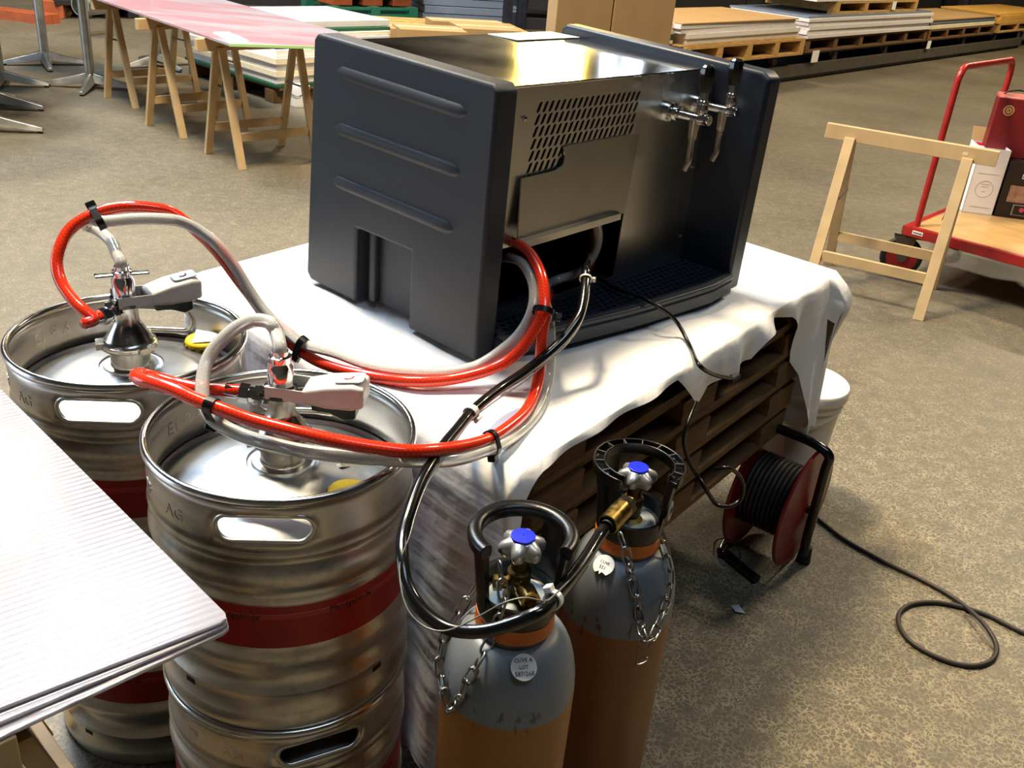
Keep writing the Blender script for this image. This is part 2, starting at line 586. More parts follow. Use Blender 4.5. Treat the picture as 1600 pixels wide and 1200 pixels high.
class MB:
    def __init__(s):
        s.bm = bmesh.new()
        s.uv = s.bm.loops.layers.uv.new('UVMap')

    def quad(s, *p):
        return s.bm.faces.new([s.bm.verts.new(V(q)) for q in p])

    def hexa(s, p):
        v = [s.bm.verts.new(V(q)) for q in p]
        for f in ((3, 2, 1, 0), (4, 5, 6, 7), (0, 1, 5, 4), (1, 2, 6, 5), (2, 3, 7, 6), (3, 0, 4, 7)):
            s.bm.faces.new([v[i] for i in f])
        return s

    def box(s, c, d, M=None):
        c = V(c)
        p = []
        for z in (-.5, .5):
            for x, y in ((-.5, -.5), (.5, -.5), (.5, .5), (-.5, .5)):
                q = V((x * d[0], y * d[1], z * d[2]))
                p.append(c + (M @ q if M else q))
        return s.hexa(p)

    def bar(s, a, b, wx, wy, x=None):
        a, b = V(a), V(b)
        M = frame(b - a, x)
        p = []
        for q in (a, b):
            for i, j in ((-.5, -.5), (.5, -.5), (.5, .5), (-.5, .5)):
                p.append(q + M @ V((i * wx, j * wy, 0)))
        return s.hexa(p)

    def prism(s, poly, z0, z1, M=None):
        """poly: 2D points; M: 4x4 taking (x,y,z) out"""
        M = M or Matrix()
        ar = sum(poly[i][0] * poly[(i + 1) % len(poly)][1] - poly[(i + 1) % len(poly)][0] * poly[i][1] for i in range(len(poly)))
        if ar < 0:
            poly = list(reversed(poly))
        a = [s.bm.verts.new(M @ V((x, y, z0))) for x, y in poly]
        b = [s.bm.verts.new(M @ V((x, y, z1))) for x, y in poly]
        n = len(poly)
        s.bm.faces.new(list(reversed(a)))
        s.bm.faces.new(b)
        for i in range(n):
            s.bm.faces.new((a[i], a[(i + 1) % n], b[(i + 1) % n], b[i]))
        return s

    def rings(s, rows, closed_u=True, cap=False, loop_v=False):
        R = [[s.bm.verts.new(V(p)) for p in r] for r in rows]
        n = len(R[0])
        k = len(R)
        for i in range(k if loop_v else k - 1):
            a, b = R[i], R[(i + 1) % k]
            for j in range(n if closed_u else n - 1):
                j2 = (j + 1) % n
                try:
                    s.bm.faces.new((a[j], a[j2], b[j2], b[j]))
                except ValueError:
                    pass
        if cap and not loop_v:
            s.bm.faces.new(list(reversed(R[0])))
            s.bm.faces.new(R[-1])
        return R

    def lathe(s, prof, n=32, o=(0, 0, 0), M=None, cap=False):
        """prof: (r, z); z along M's third column"""
        rows = []
        o = V(o)
        for r, z in prof:
            row = []
            for i in range(n):
                a = 2 * PI * i / n
                q = V((r * math.cos(a), r * math.sin(a), z))
                row.append(o + (M @ q if M else q))
            rows.append(row)
        s.rings(rows, True, cap)
        return s

    def cyl(s, a, b, r0, r1=None, n=16):
        a, b = V(a), V(b)
        M = frame(b - a)
        return s.lathe([(r0, 0), (r1 if r1 is not None else r0, (b - a).length)], n, a, M, True)

    def ball(s, c, r, n=12, M=None, sc_=(1, 1, 1)):
        rows = []
        k = n // 2
        for i in range(k + 1):
            t = PI * (i + .02) / (k + .04)
            row = []
            for j in range(n):
                a = 2 * PI * j / n
                q = V((math.sin(t) * math.cos(a) * r * sc_[0], math.sin(t) * math.sin(a) * r * sc_[1], -math.cos(t) * r * sc_[2]))
                row.append(V(c) + (M @ q if M else q))
            rows.append(row)
        s.rings(rows, True, True)
        return s

    def tube(s, pts, r, n=10, cap=True, closed=False, up=None, prof=None):
        pts = [V(p) for p in pts]
        k = len(pts)
        rows = []
        ln = 0
        lens = []
        pr = None
        for i in range(k):
            if closed:
                t = pts[(i + 1) % k] - pts[i - 1]
            else:
                t = pts[min(i + 1, k - 1)] - pts[max(i - 1, 0)]
            t.normalize()
            if pr is None:
                x = V(up) if up else (V((0, 0, 1)) if abs(t.z) < .9 else V((1, 0, 0)))
            else:
                x = pr
            x = (x - t * x.dot(t)).normalized()
            pr = x
            y = t.cross(x)
            rad = r[i] if isinstance(r, (list, tuple)) else r
            if prof:
                rows.append([pts[i] + x * a + y * b for a, b in prof])
            else:
                rows.append([pts[i] + (x * math.cos(2 * PI * j / n) + y * math.sin(2 * PI * j / n)) * rad for j in range(n)])
            if i:
                ln += (pts[i] - pts[i - 1]).length
            lens.append(ln)
        nn = len(prof) if prof else n
        R = [[s.bm.verts.new(p) for p in row] for row in rows]
        for i in range(k if closed else k - 1):
            a, b = R[i], R[(i + 1) % k]
            for j in range(nn):
                j2 = (j + 1) % nn
                f = s.bm.faces.new((a[j], a[j2], b[j2], b[j]))
                l1 = lens[i]
                l2 = lens[i + 1] if i + 1 < k else lens[i] + .01
                for lp, uv in zip(f.loops, ((j / nn, l1), ((j + 1) / nn, l1), ((j + 1) / nn, l2), (j / nn, l2))):
                    lp[s.uv].uv = uv
        if cap and not closed:
            s.bm.faces.new(list(reversed(R[0])))
            s.bm.faces.new(R[-1])
        return s

    def mesh(s, vs, fs, M=None):
        v = [s.bm.verts.new((M @ V(p)) if M else V(p)) for p in vs]
        for f in fs:
            try:
                s.bm.faces.new([v[i] for i in f])
            except ValueError:
                pass
        return s

    def build(s, name, m, parent=None, smooth=35, bevel=0, seg=2, solid=0, merge=False, bang=40):
        if merge:
            bmesh.ops.remove_doubles(s.bm, verts=s.bm.verts, dist=1e-5)
        bmesh.ops.recalc_face_normals(s.bm, faces=s.bm.faces) if merge else None
        me = bpy.data.meshes.new(name)
        s.bm.to_mesh(me)
        s.bm.free()
        if smooth:
            me.polygons.foreach_set('use_smooth', [True] * len(me.polygons))
            me.set_sharp_from_angle(angle=math.radians(smooth))
        o = bpy.data.objects.new(name, me)
        COL.objects.link(o)
        me.materials.append(m)
        if solid:
            d = o.modifiers.new('solid', 'SOLIDIFY')
            d.thickness = solid
            d.offset = 0
        if bevel:
            d = o.modifiers.new('bevel', 'BEVEL')
            d.width = bevel
            d.segments = seg
            d.limit_method = 'ANGLE'
            d.angle_limit = math.radians(bang)
            d.harden_normals = False
        if parent is not None:
            o.parent = parent
            if '_M' in parent:
                pass
            if parent.type == 'EMPTY' and parent.get('world_built'):
                o.matrix_parent_inverse = PINV[parent.name]
        return o


PINV = {}


def tag(o, label=None, cat=None, group=None, kind=None):
    if label:
        o['label'] = label
    if cat:
        o['category'] = cat
    if group:
        o['group'] = group
    if kind:
        o['kind'] = kind
    return o


def thing(name, label, cat, loc=(0, 0, 0), rz=0, group=None, world=False):
    """Empty at the thing's base; world=True: the parts are given in scene coordinates"""
    o = bpy.data.objects.new(name, None)
    COL.objects.link(o)
    o.empty_display_size = .05
    o.location = loc
    o.rotation_euler = (0, 0, rz)
    tag(o, label, cat, group)
    if world:
        o['world_built'] = 1
        PINV[o.name] = place(loc, rz).inverted()
    return o


KIDS = {}


def copy_tree(o, parent=None):
    c = o.copy()
    COL.objects.link(c)
    if parent is not None:
        c.parent = parent
    for ch in list(o.children):
        copy_tree(ch, c)
    return c


def again(o, label, loc, rz=0, group=None):
    c = copy_tree(o)
    c.location = loc
    c.rotation_euler = (0, 0, rz)
    c['label'] = label
    if group:
        c['group'] = group
    return c


def spline(P, n=8, closed=False):
    P = [V(p) for p in P]
    k = len(P)
    out = []
    rng = range(k) if closed else range(k - 1)
    for i in rng:
        if closed:
            p0, p1, p2, p3 = P[i - 1], P[i], P[(i + 1) % k], P[(i + 2) % k]
        else:
            p1, p2 = P[i], P[i + 1]
            p0 = P[i - 1] if i else p1 * 2 - p2
            p3 = P[i + 2] if i + 2 < k else p2 * 2 - p1
        for j in range(n):
            t = j / n
            out.append(.5 * ((2 * p1) + (p2 - p0) * t + (2 * p0 - 5 * p1 + 4 * p2 - p3) * t * t + (3 * p1 - p0 - 3 * p2 + p3) * t ** 3))
    if not closed:
        out.append(P[-1])
    return out


def rrect(cx, cy, wd, ht, r, n=4):
    out = []
    for (sx, sy, a0) in ((1, 1, 0), (-1, 1, 90), (-1, -1, 180), (1, -1, 270)):
        for i in range(n + 1):
            a = math.radians(a0 + 90 * i / n)
            out.append((cx + sx * (wd / 2 - r) + r * math.cos(a), cy + sy * (ht / 2 - r) + r * math.sin(a)))
    return out


def inside(p, poly):
    x, y = p
    c = False
    n = len(poly)
    for i in range(n):
        x1, y1 = poly[i]
        x2, y2 = poly[i - 1]
        if (y1 > y) != (y2 > y) and x < (x2 - x1) * (y - y1) / (y2 - y1) + x1:
            c = not c
    return c


def holed(outer, holes, grid=None):
    """triangulate a 2D outline with holes -> verts, faces"""
    vs = []
    es = []
    for lp in [outer] + holes:
        b = len(vs)
        vs += [V((x, y)) for x, y in lp]
        es += [(b + i, b + (i + 1) % len(lp)) for i in range(len(lp))]
    if grid:
        vs += [V(g) for g in grid if inside(g, outer) and not any(inside(g, h) for h in holes)]
    r = delaunay_2d_cdt(vs, es, [], 0, 1e-6)
    ov, of = r[0], r[2]
    bb = [(min(x for x, _ in h), max(x for x, _ in h), min(y for _, y in h), max(y for _, y in h)) for h in holes]
    fs = []
    for f in of:
        c = sum((ov[i] for i in f), V((0, 0))) / len(f)
        if not inside(c, outer):
            continue
        if any(b[0] < c.x < b[1] and b[2] < c.y < b[3] and inside(c, h) for h, b in zip(holes, bb)):
            continue
        fs.append(list(f))
    return ov, fs


def text_geo(body, size, extrude=0, align='CENTER'):
    cu = bpy.data.curves.new('t', 'FONT')
    cu.body = body
    cu.size = size
    cu.extrude = extrude
    cu.align_x = align
    cu.align_y = 'CENTER'
    cu.resolution_u = 2
    o = bpy.data.objects.new('t', cu)
    COL.objects.link(o)
    bpy.context.view_layer.update()
    me = bpy.data.meshes.new_from_object(o.evaluated_get(bpy.context.evaluated_depsgraph_get()))
    vs = [v.co.copy() for v in me.vertices]
    fs = [tuple(p.vertices) for p in me.polygons]
    bpy.data.objects.remove(o)
    bpy.data.curves.remove(cu)
    bpy.data.meshes.remove(me)
    return vs, fs


def text_part(body, size, M, m, parent, name='lettering', extrude=.0004):
    vs, fs = text_geo(body, size, extrude)
    return MB().mesh(vs, fs, M).build(name, m, parent, smooth=0)


def text_on_cyl(body, size, r, th, z, m, parent, extrude=.0006, name='lettering', inward=False):
    vs, fs = text_geo(body, size, extrude)
    out = []
    for p in vs:
        if inward:
            a = th - p.x / r
            rr = r - p.z
        else:
            a = th + p.x / r
            rr = r + p.z
        out.append((rr * math.cos(a), rr * math.sin(a), z + p.y))
    return MB().mesh(out, fs).build(name, m, parent, smooth=0)


# ================================================================== THE SETTING
FLOOR = floor_mat()
o = MB()
o.quad((-14, -6, 0), (20, -6, 0), (20, 27, 0), (-14, 27, 0))
tag(o.build('floor', FLOOR, smooth=0), kind='structure')
o = MB()
o.quad((-14, -6, 6.6), (-14, 27, 6.6), (20, 27, 6.6), (20, -6, 6.6))
tag(o.build('ceiling', CEIL, smooth=0), kind='structure')
for nm, c, d in (('wall_back', (3, 27.1, 3.3), (34.4, .2, 6.6)), ('wall_front', (3, -6.1, 3.3), (34.4, .2, 6.6)), ('wall_left', (-14.1, 10.5, 3.3), (.2, 33, 6.6)), ('wall_right', (20.1, 10.5, 3.3), (.2, 33, 6.6))):
    tag(MB().box(c, d).build(nm, DARKW, smooth=0), kind='structure')

# ================================================================== PALLET TABLE
TZ = .75
PF = V((.019, 1.218, 0))                    # front-left corner on plan
PA = math.radians(54)
PU = V((math.cos(PA), math.sin(PA), 0))     # along the front
PW = V((-math.sin(PA), math.cos(PA), 0))    # into the stack
PH = .082
PN = 5


def make_pallet(label):
    t = thing('pallet', label, 'pallet', group='pallets stacked under the tablecloth')
    for y in (.05, .185, .32, .455, .59):
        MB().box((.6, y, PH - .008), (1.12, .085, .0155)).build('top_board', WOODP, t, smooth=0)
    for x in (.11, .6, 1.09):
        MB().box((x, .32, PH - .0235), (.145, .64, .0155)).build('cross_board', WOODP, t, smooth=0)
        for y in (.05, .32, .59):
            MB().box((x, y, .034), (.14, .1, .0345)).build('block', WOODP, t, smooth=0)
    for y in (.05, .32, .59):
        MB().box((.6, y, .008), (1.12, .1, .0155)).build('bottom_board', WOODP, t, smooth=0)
    return t


ordn = ['topmost pallet, directly under the white cloth', 'second pallet from the top of the stack under the cooler', 'third pallet from the top of the stack under the cooler', 'fourth pallet from the top of the stack under the cooler', 'lowest weathered pallet overhanging the dark gap beside the cable reel']
z = TZ - .004 - PH
pal = None
for k in range(PN):
    jx = .022 + (random.random() - .5) * .012
    jy = random.random() * .012
    p = PF + PU * jx + PW * (jy + .004)
    if pal is None:
        pal = make_pallet(ordn[0])
        pal.location = (p.x, p.y, z)
        pal.rotation_euler = (0, 0, PA)
    else:
        again(pal, ordn[k], (p.x, p.y, z), PA + (random.random() - .5) * .006)
    z -= PH
zb = z + PH
# deep dark base the overhanging pallets stand on
bt = thing('timber_plinth', 'dark timber base set back in the shadow below the pallets', 'pallet', PF + PU * .6 + PW * .45, PA)
for k in range(3):
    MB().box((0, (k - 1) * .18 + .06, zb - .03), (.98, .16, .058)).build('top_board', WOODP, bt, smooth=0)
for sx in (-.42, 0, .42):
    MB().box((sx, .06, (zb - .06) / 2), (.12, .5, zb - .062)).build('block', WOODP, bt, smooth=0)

# ------------------------------------------------------------------ tablecloth
RF = az(1303, 425, TZ)
FC = az(806, 738, TZ)
BL = az(298, 433, TZ)
BRc = BL + (RF - FC) * .98
nrm_front = V((PU.y, -PU.x, 0))


def lerp_tab(tab, s):
    for (a, x), (b, y) in zip(tab, tab[1:]):
        if s <= b:
            return x + (y - x) * (s - a) / (b - a)
    return tab[-1][1]


hem_px = [(806, 800), (822, 777), (845, 730), (872, 700), (905, 664), (955, 617), (1000, 586), (1045, 566), (1072, 560), (1080, 622), (1090, 636), (1101, 626), (1112, 606), (1148, 582), (1176, 562), (1184, 541), (1196, 522), (1218, 507), (1240, 497), (1246, 520), (1242, 600), (1238, 655), (1232, 690)]
fdir = (RF - FC).normalized()
fn = V((fdir.y, -fdir.x, 0))
fl = (RF - FC).length
hem = []
for p in hem_px:
    q = ap(*p, FC + fn * .02, fn)
    hem.append(((q - FC).dot(fdir) / fl, max(.012, TZ - q.z)))
hem = [(sx, h) for sx, h in hem if sx < .955] + [(.958, .075), (.968, .12), (.978, .36), (1.0, .42)]
hem.sort()
hem[0] = (0, hem[0][1])
hem[-1] = (1, hem[-1][1])
corner_names = [FC, RF, BRc, BL]
samples = []   # edge point, outward, length, fold
NS = 90
for k in range(NS + 1):
    s = k / NS
    samples.append((FC.lerp(RF, s), fn, lerp_tab(hem, s), .004 + .012 * (s > .55), s))
rd = (BRc - RF).normalized()
rn = V((rd.y, -rd.x, 0))
for k in range(1, 5):
    f = k / 5
    samples.append((RF, (fn * (1 - f) + rn * f).normalized(), .42 + .03 * f, .03, 1))
for k in range(36):
    s = k / 36
    samples.append((RF.lerp(BRc, s), rn, .46 - .1 * s, .014, s))
bd = (BL - BRc).normalized()
bn = V((bd.y, -bd.x, 0))
for k in range(36):
    s = k / 36
    samples.append((BRc.lerp(BL, s), bn, .3, .01, s))
ld = (FC - BL).normalized()
ln_ = V((ld.y, -ld.x, 0))
for k in range(60):
    s = k / 59
    samples.append((BL.lerp(FC, s), ln_, .66 - .04 * math.sin(s * 7), .012, s))
for k in range(1, 6):
    f = k / 6
    samples.append((FC, (ln_ * (1 - f) + fn * f).normalized(), .62 * (1 - f) ** 1.5 + .06, .006, 0))
mb = MB()
rows = []
NJ = 14
for i, (e, out, L, fold, s) in enumerate(samples):
    row = []
    for j in range(NJ + 1):
        t = j / NJ
        # round over the edge then hang, flaring in folds
        d = L * t
        rr = .012
        off = rr * (1 - math.exp(-d / rr)) + .006 + (.045 * min(1, d / .07) * (1 - .8 * min(1, max(0, d - .07) / .12)) if (e - RF).length < .05 else 0)
        wav = fold * t * (math.sin(i * .55) + .6 * math.sin(i * .23 + 1.3)) + .02 * t * (L > .2)
        row.append(e + out * (off + wav * 1.0) + V((0, 0, -d + .003)))
    rows.append(row)
R = [[mb.bm.verts.new(p) for p in r] for r in rows]
n = len(R)
for i in range(n):
    a, b = R[i], R[(i + 1) % n]
    for j in range(NJ):
        mb.bm.faces.new((a[j], a[j + 1], b[j + 1], b[j]))
# top: rings shrinking to the middle
cen = (FC + RF + BL + BRc) / 4
prev = [r[0] for r in R]
NR = 16
for k in range(1, NR + 1):
    f = 1 - k / (NR + 1)
    cur = []
    for i, (e, out, L, fold, s) in enumerate(samples):
        p = cen.lerp(e, f)
        hgt = .0025 + .004 * math.sin(p.x * 23 + p.y * 9) * math.sin(p.y * 17 - p.x * 6) * min(1, k / 3)
        cur.append(mb.bm.verts.new((p.x, p.y, TZ + max(hgt, .0005))))
    for i in range(n):
        i2 = (i + 1) % n
        mb.bm.faces.new((prev[i], prev[i2], cur[i2], cur[i]))
    prev = cur
mb.bm.faces.new(prev)
bmesh.ops.remove_doubles(mb.bm, verts=mb.bm.verts, dist=2e-4)
bmesh.ops.recalc_face_normals(mb.bm, faces=mb.bm.faces)
tag(mb.build('tablecloth', CLOTH, smooth=80), 'crumpled white tablecloth draped over the pallet stack', 'tablecloth')

# ================================================================== BEER COOLER
MA = az(738, 573, TZ)
MA = V((MA.x, MA.y, TZ + .004))
MY = math.radians(48.9)
E1 = V((math.cos(MY), math.sin(MY), 0))
E2 = V((-math.sin(MY), math.cos(MY), 0))
E3 = V((0, 0, 1))
cool = thing('beer_cooler', 'blue black and stainless countertop beer cooler with two chrome taps', 'cooler', MA, 0, None, True)


def mp(x, y, z):
    return MA + E1 * x + E2 * y + E3 * z


def mxz(y):
    """matrix: 2D (x,z) on plane y -> world; third axis points to the front"""
    o = mp(0, y, 0)
    n = -E2
    return Matrix(((E1.x, 0, n.x, o.x), (E1.y, 0, n.y, o.y), (E1.z, 1, n.z, o.z), (0, 0, 0, 1)))


def myz(x):
    """2D (y,z) on plane x -> world; third axis +x"""
    o = mp(x, 0, 0)
    return Matrix(((E2.x, 0, E1.x, o.x), (E2.y, 0, E1.y, o.y), (E2.z, 1, E1.z, o.z), (0, 0, 0, 1)))


YS = .05      # how far the front sheet is set back


def fr(px, py, y=.05):
    q = ap(px, py, mp(0, y, 0), E2) - MA
    return (q.dot(E1), q.z)


PT = .05
LW = .756
lp = [(0, .008), (.175, .008), (.175, .16), (.335, .16), (.335, .008), (.49, .008), (.494, .03), (.456, .49), (.44, .497), (.0, .484), (-.01, .476)]
lp = [(-.004, .008), (.175, .008), (.175, .16), (.335, .16), (.335, .008), (.482, .008), (.495, .022), (.462, .486), (.45, .497), (0, .484), (-.012, .474)]
left = MB().prism(lp, 0, PT, myz(0)).build('side_panel', NAVY, cool, smooth=40, bevel=.006, seg=3)
MB().prism([(.165, .012), (.345, .012), (.345, .17), (.165, .17)], .034, PT + .004, myz(0)).build('recess_plate', NAVY, left, smooth=0)
MB().prism([(.30, .012), (.318, .012), (.318, .155), (.30, .155)], .02, .036, myz(0)).build('recess_rail', NAVY, left, smooth=0, bevel=.004)
for (ya, za, yb, zb2) in ((.407, .44, .039, .428), (.411, .338, .045, .33), (.419, .237, .054, .229)):
    m_ = MB()
    a = V((0, ya, za))
    b = V((0, yb, zb2))
    pts = []
    rad = []
    for i in range(13):
        t = i / 12
        p = a.lerp(b, t)
        pts.append(mp(0.0085, p.y, p.z))
        e = min(1, math.sqrt(max(0, 1 - (1 - min(t, 1 - t) * 12 / 1.0) ** 2))) if min(t, 1 - t) < 1 / 12 else 1
        rad.append(.0148 * max(.25, e))
    m_.tube(pts, rad, 14)
    m_.build('rib', NAVY, left, smooth=60)
# right side panel, reaches further forward
rp = [(-.085, .008), (.470, .008), (.482, .02), (.470, .487), (.455, .498), (-.07, .478), (-.09, .465)]
right = MB().prism(rp, LW - PT, LW, myz(0)).build('side_panel', NAVYD, cool, smooth=40, bevel=.008, seg=3)
# stainless top with folded lip
SZ = .466
MB().hexa([mp(PT, YS - .004, SZ - .004), mp(LW - PT, YS - .004, SZ - .004), mp(LW - PT, .50, SZ + .006), mp(PT, .50, SZ + .006), mp(PT, YS - .004, SZ), mp(LW - PT, YS - .004, SZ), mp(LW - PT, .50, SZ + .010), mp(PT, .50, SZ + .010)]).build('top_sheet', SHEETTOP, cool, smooth=0, bevel=.002)
MB().box(mp(LW / 2, .47, .24), (LW - 2 * PT, .004, .45), Matrix.Rotation(MY, 3, 'Z')).build('back_sheet', SHEET, cool, smooth=0)
# front sheet with slotted grille and opening
slots = []
g0 = fr(842, 169)
g1 = fr(996, 148)
gx0, gx1 = g0[0], g1[0]
gz = (g0[1] + g1[1]) / 2
rows_n, cols_n = 7, 18
cw = (gx1 - gx0) / cols_n
rp_ = cw * 1.32
for r in range(rows_n):
    for c in range(cols_n + 1):
        xc = gx0 + c * cw - r * cw * .155
        zc = gz - r * rp_
        h = []
        for i in range(12):
            a = 2 * PI * i / 12
            x, y = cw * .25 * math.cos(a), cw * .25 * math.sin(a) + cw * (.35 if math.sin(a) > 0 else -.35)
            h.append((xc + x + y * .5, zc + y))
        slots.append(h)
op_tr = fr(974, 332)
op_br = fr(956, 441)
opening = [(PT + .012, .055), (op_br[0], .055), (op_tr[0], op_tr[1]), (PT + .012, fr(806, 384)[1])]
ov, fs = holed([(PT, .045), (LW - PT, .045), (LW - PT, SZ - .002), (PT, SZ - .002)], slots + [opening])
MB().mesh([(v.x, v.y, 0) for v in ov], fs, mxz(YS)).build('front_sheet', SHEET, cool, smooth=0, solid=.003)
# dark body behind the sheet
MB().hexa([mp(PT + .002, .33, .02), mp(LW - PT - .002, .33, .02), mp(LW - PT - .002, .44, .02), mp(PT + .002, .44, .02), mp(PT + .002, .33, .455), mp(LW - PT - .002, .33, .455), mp(LW - PT - .002, .44, .455), mp(PT + .002, .44, .455)]).build('inner_tank', BLACKM, cool, smooth=0)
MB().box(mp(op_br[0] + .02, .22, .25), (.006, .22, .4), Matrix.Rotation(MY, 3, 'Z')).build('inner_wall', BLACKM, cool, smooth=0)
MB().box(mp(.27, .22, .05), (.42, .22, .01), Matrix.Rotation(MY, 3, 'Z')).build('inner_floor', BLACKM, cool, smooth=0)
# cover plate with bite-shaped notch and folded lip
cp = [fr(*p, YS - .012) for p in ((817, 280), (858, 270), (872, 266), (882, 258), (886, 246), (884, 232), (893, 228), (1003, 209), (972, 331), (803, 381))]
pz1 = max(z_ for x, z_ in cp)
pz0 = min(z_ for x, z_ in cp)


def cpy(z_):
    return YS - .006 - .014 * (pz1 - z_) / (pz1 - pz0)


cb_ = MB()
fa = [cb_.bm.verts.new(mp(x, cpy(z_), z_)) for x, z_ in cp]
fb = [cb_.bm.verts.new(mp(x, cpy(z_) + .003, z_)) for x, z_ in cp]
cb_.bm.faces.new(fa)
cb_.bm.faces.new(list(reversed(fb)))
for i in range(len(cp)):
    j = (i + 1) % len(cp)
    cb_.bm.faces.new((fa[i], fb[i], fb[j], fa[j]))
cov = cb_.build('cover_plate', SHEET, cool, smooth=0, merge=True)
la, lb = fr(812, 378, YS - .028), fr(970, 332, YS - .028)
MB().hexa([mp(la[0], YS - .017, la[1] - .012), mp(lb[0], YS - .017, lb[1] - .012), mp(lb[0], YS - .017, lb[1] + .001), mp(la[0], YS - .017, la[1] + .001), mp(la[0] + .006, YS - .034, la[1] - .012), mp(lb[0] - .006, YS - .034, lb[1] - .012), mp(lb[0] - .006, YS - .034, lb[1] + .001), mp(la[0] + .006, YS - .034, la[1] + .001)]).build('folded_lip', SHEET, cov, smooth=0)
# drip tray base with bowed front
front_px = [(800, 561), (870, 551), (910, 541), (972, 525), (1010, 514), (1072, 494), (1110, 481), (1143, 463)]
bow = [az(*p, TZ + .004) for p in front_px]
TH = .052


def loc2(P):
    q = P - MA
    return (q.dot(E1), q.dot(E2))


bw = [loc2(p) for p in bow]
bw = [(min(max(x, PT), LW - PT), y) for x, y in bw]
bw[0] = (PT, bw[0][1])
bw[-1] = (LW - PT, bw[-1][1])
MXY = Matrix(((E1.x, E2.x, 0, MA.x), (E1.y, E2.y, 0, MA.y), (0, 0, 1, MA.z), (0, 0, 0, 1)))
tray = MB().prism([(PT, .25)] + bw + [(LW - PT, .25)], .01, TH - .012, MXY).build('drip_tray', TRAYC, cool, smooth=40, bevel=.004)
# raised rim round the grid
for (a, b) in zip(bw, bw[1:]):
    pass
inner = [(x, y + .022) for x, y in bw]
rim_poly = bw + list(reversed(inner))
MB().prism(rim_poly, TH - .012, TH, MXY).build('tray_rim', TRAYC, tray, smooth=40, bevel=.003)
gy = YS - .003
outl = [(PT + .002, gy)] + [(x if PT < x < LW - PT else (x + .002 if x < .3 else x - .002), y + .023) for x, y in bw] + [(LW - PT - .002, gy)]
hl = []
rr = 0
y = -.14
while y < gy - .008:
    x = PT + .02 + (.009 if rr % 2 else 0)
    while x < LW - PT - .012:
        q = (x, y)
        if inside(q, outl) and all(abs((q[0] - a[0])) > 0 for a in outl):
            # distance from outline
            dmin = min((V(q) - V(a).lerp(V(b), max(0, min(1, (V(q) - V(a)).dot(V(b) - V(a)) / max(1e-9, (V(b) - V(a)).length_squared))))).length for a, b in zip(outl, outl[1:] + outl[:1]))
            if dmin > .009:
                hl.append([(x + .0058 * math.cos(2 * PI * i / 8), y + .0058 * math.sin(2 * PI * i / 8)) for i in range(8)])
        x += .018
    y += .0156
    rr += 1
ov, fs = holed(outl, hl)
MB().mesh([(v.x, v.y, TH - .005) for v in ov], fs, MXY).build('drip_grid', NAVYD, tray, smooth=0, solid=.003)
for x, y in ((.05, .03), (.05, .44), (.70, -.02), (.70, .41)):
    MB().cyl(mp(x, y, -.003), mp(x, y, .012), .016, n=14).build('foot', RUBBER, cool)
# sticker on the top, printed in rows
st = [az(*p, MA.z + SZ + .0085) for p in ((795, 50), (905, 50), (935, 63), (800, 62))]
stk = MB()
stq = [loc2(p) for p in st]
stk.prism([(.49, .405), (.70, .405), (.70, .497), (.49, .497)], SZ + .0095, SZ + .0106, MXY)
stk = stk.build('sticker', PAPER, cool, smooth=0)
for r in range(4):
    k = MB()
    x = .50
    while x < .67:
        wd = .008 + random.random() * .02
        k.box(mp(x + wd / 2,   .418 + r * .02, SZ + .0108), (wd, .004, .0004), Matrix.Rotation(MY, 3, 'Z'))
        x += wd + .006
    k.build('lettering', PRINTR, stk, smooth=0)
for (px, py) in ((1072, 366), (1093, 257), (1118, 140)):
    x, z_ = fr(px, py)
    MB().ball(mp(min(x, LW - PT - .01), YS - .002, z_), .004, 8).build('screw', CHROME, cool)
q = fr(817, 185)
MB().ball(mp(fr(818, 185)[0], YS - .003, q[1]), .005, 8).build('screw', CHROME, cool)


def make_tap(px, py):
    x, z_ = fr(px, py)
    z_ += .006
    o0 = mp(x, YS - .002, z_)
    f = -E2                      # towards the drinker
    dn = V((0, 0, -1))
    M = frame(f, V((0, 0, 1)))
    b = MB()
    b.lathe([(.003, 0), (.0205, 0), (.0205, .006), (.0185, .014), (.0125, .016), (.0125, .018), (.0145, .019), (.0145, .028), (.0085, .027), (.0085, .075), (.0115, .078), (.0115, .098), (.010, .101), (.002, .1012)], 22, o0, M)
    tp = b.build('tap', CHROME, cool, smooth=40)
    j = o0 + f * .068
    s = MB()
    s.cyl(j + dn * .004, j + dn * .042, .0115, .009, 16)
    path = spline([j + dn * .04, j + dn * .065, j + dn * .085 + f * .001, j + dn * .098 - f * .003 + E1 * -.002, j + dn * .106 - f * .005 + E1 * -.003], 4)
    s.tube(path, .0065, 14)
    s.build('spout', CHROME_W, tp, smooth=40)
    hh = o0 + f * .081
    s = MB()
    u = (E3 - f * .03).normalized()
    Mh = frame(u)
    s.lathe([(.002, .006), (.009, .008), (.0118, .018), (.0095, .028), (.0118, .030), (.0118, .034), (.0082, .036), (.0082, .058), (.002, .058)], 18, hh, Mh)
    s.build('handle_collar', CHROME, tp, smooth=40)
    s = MB()
    s.lathe([(.001, .050), (.0105, .051), (.0125, .058), (.0148, .080), (.0152, .091), (.0128, .098), (.009, .102), (.001, .1032)], 9, hh, Mh)
    s.build('tap_handle', BLACKG, tp, smooth=20)


make_tap(1041, 178)
make_tap(1086, 166)

# ================================================================== KEGS
K1 = V((-.3204, 1.1756, 0))
K2 = V((-.6439, 1.4326, 0))


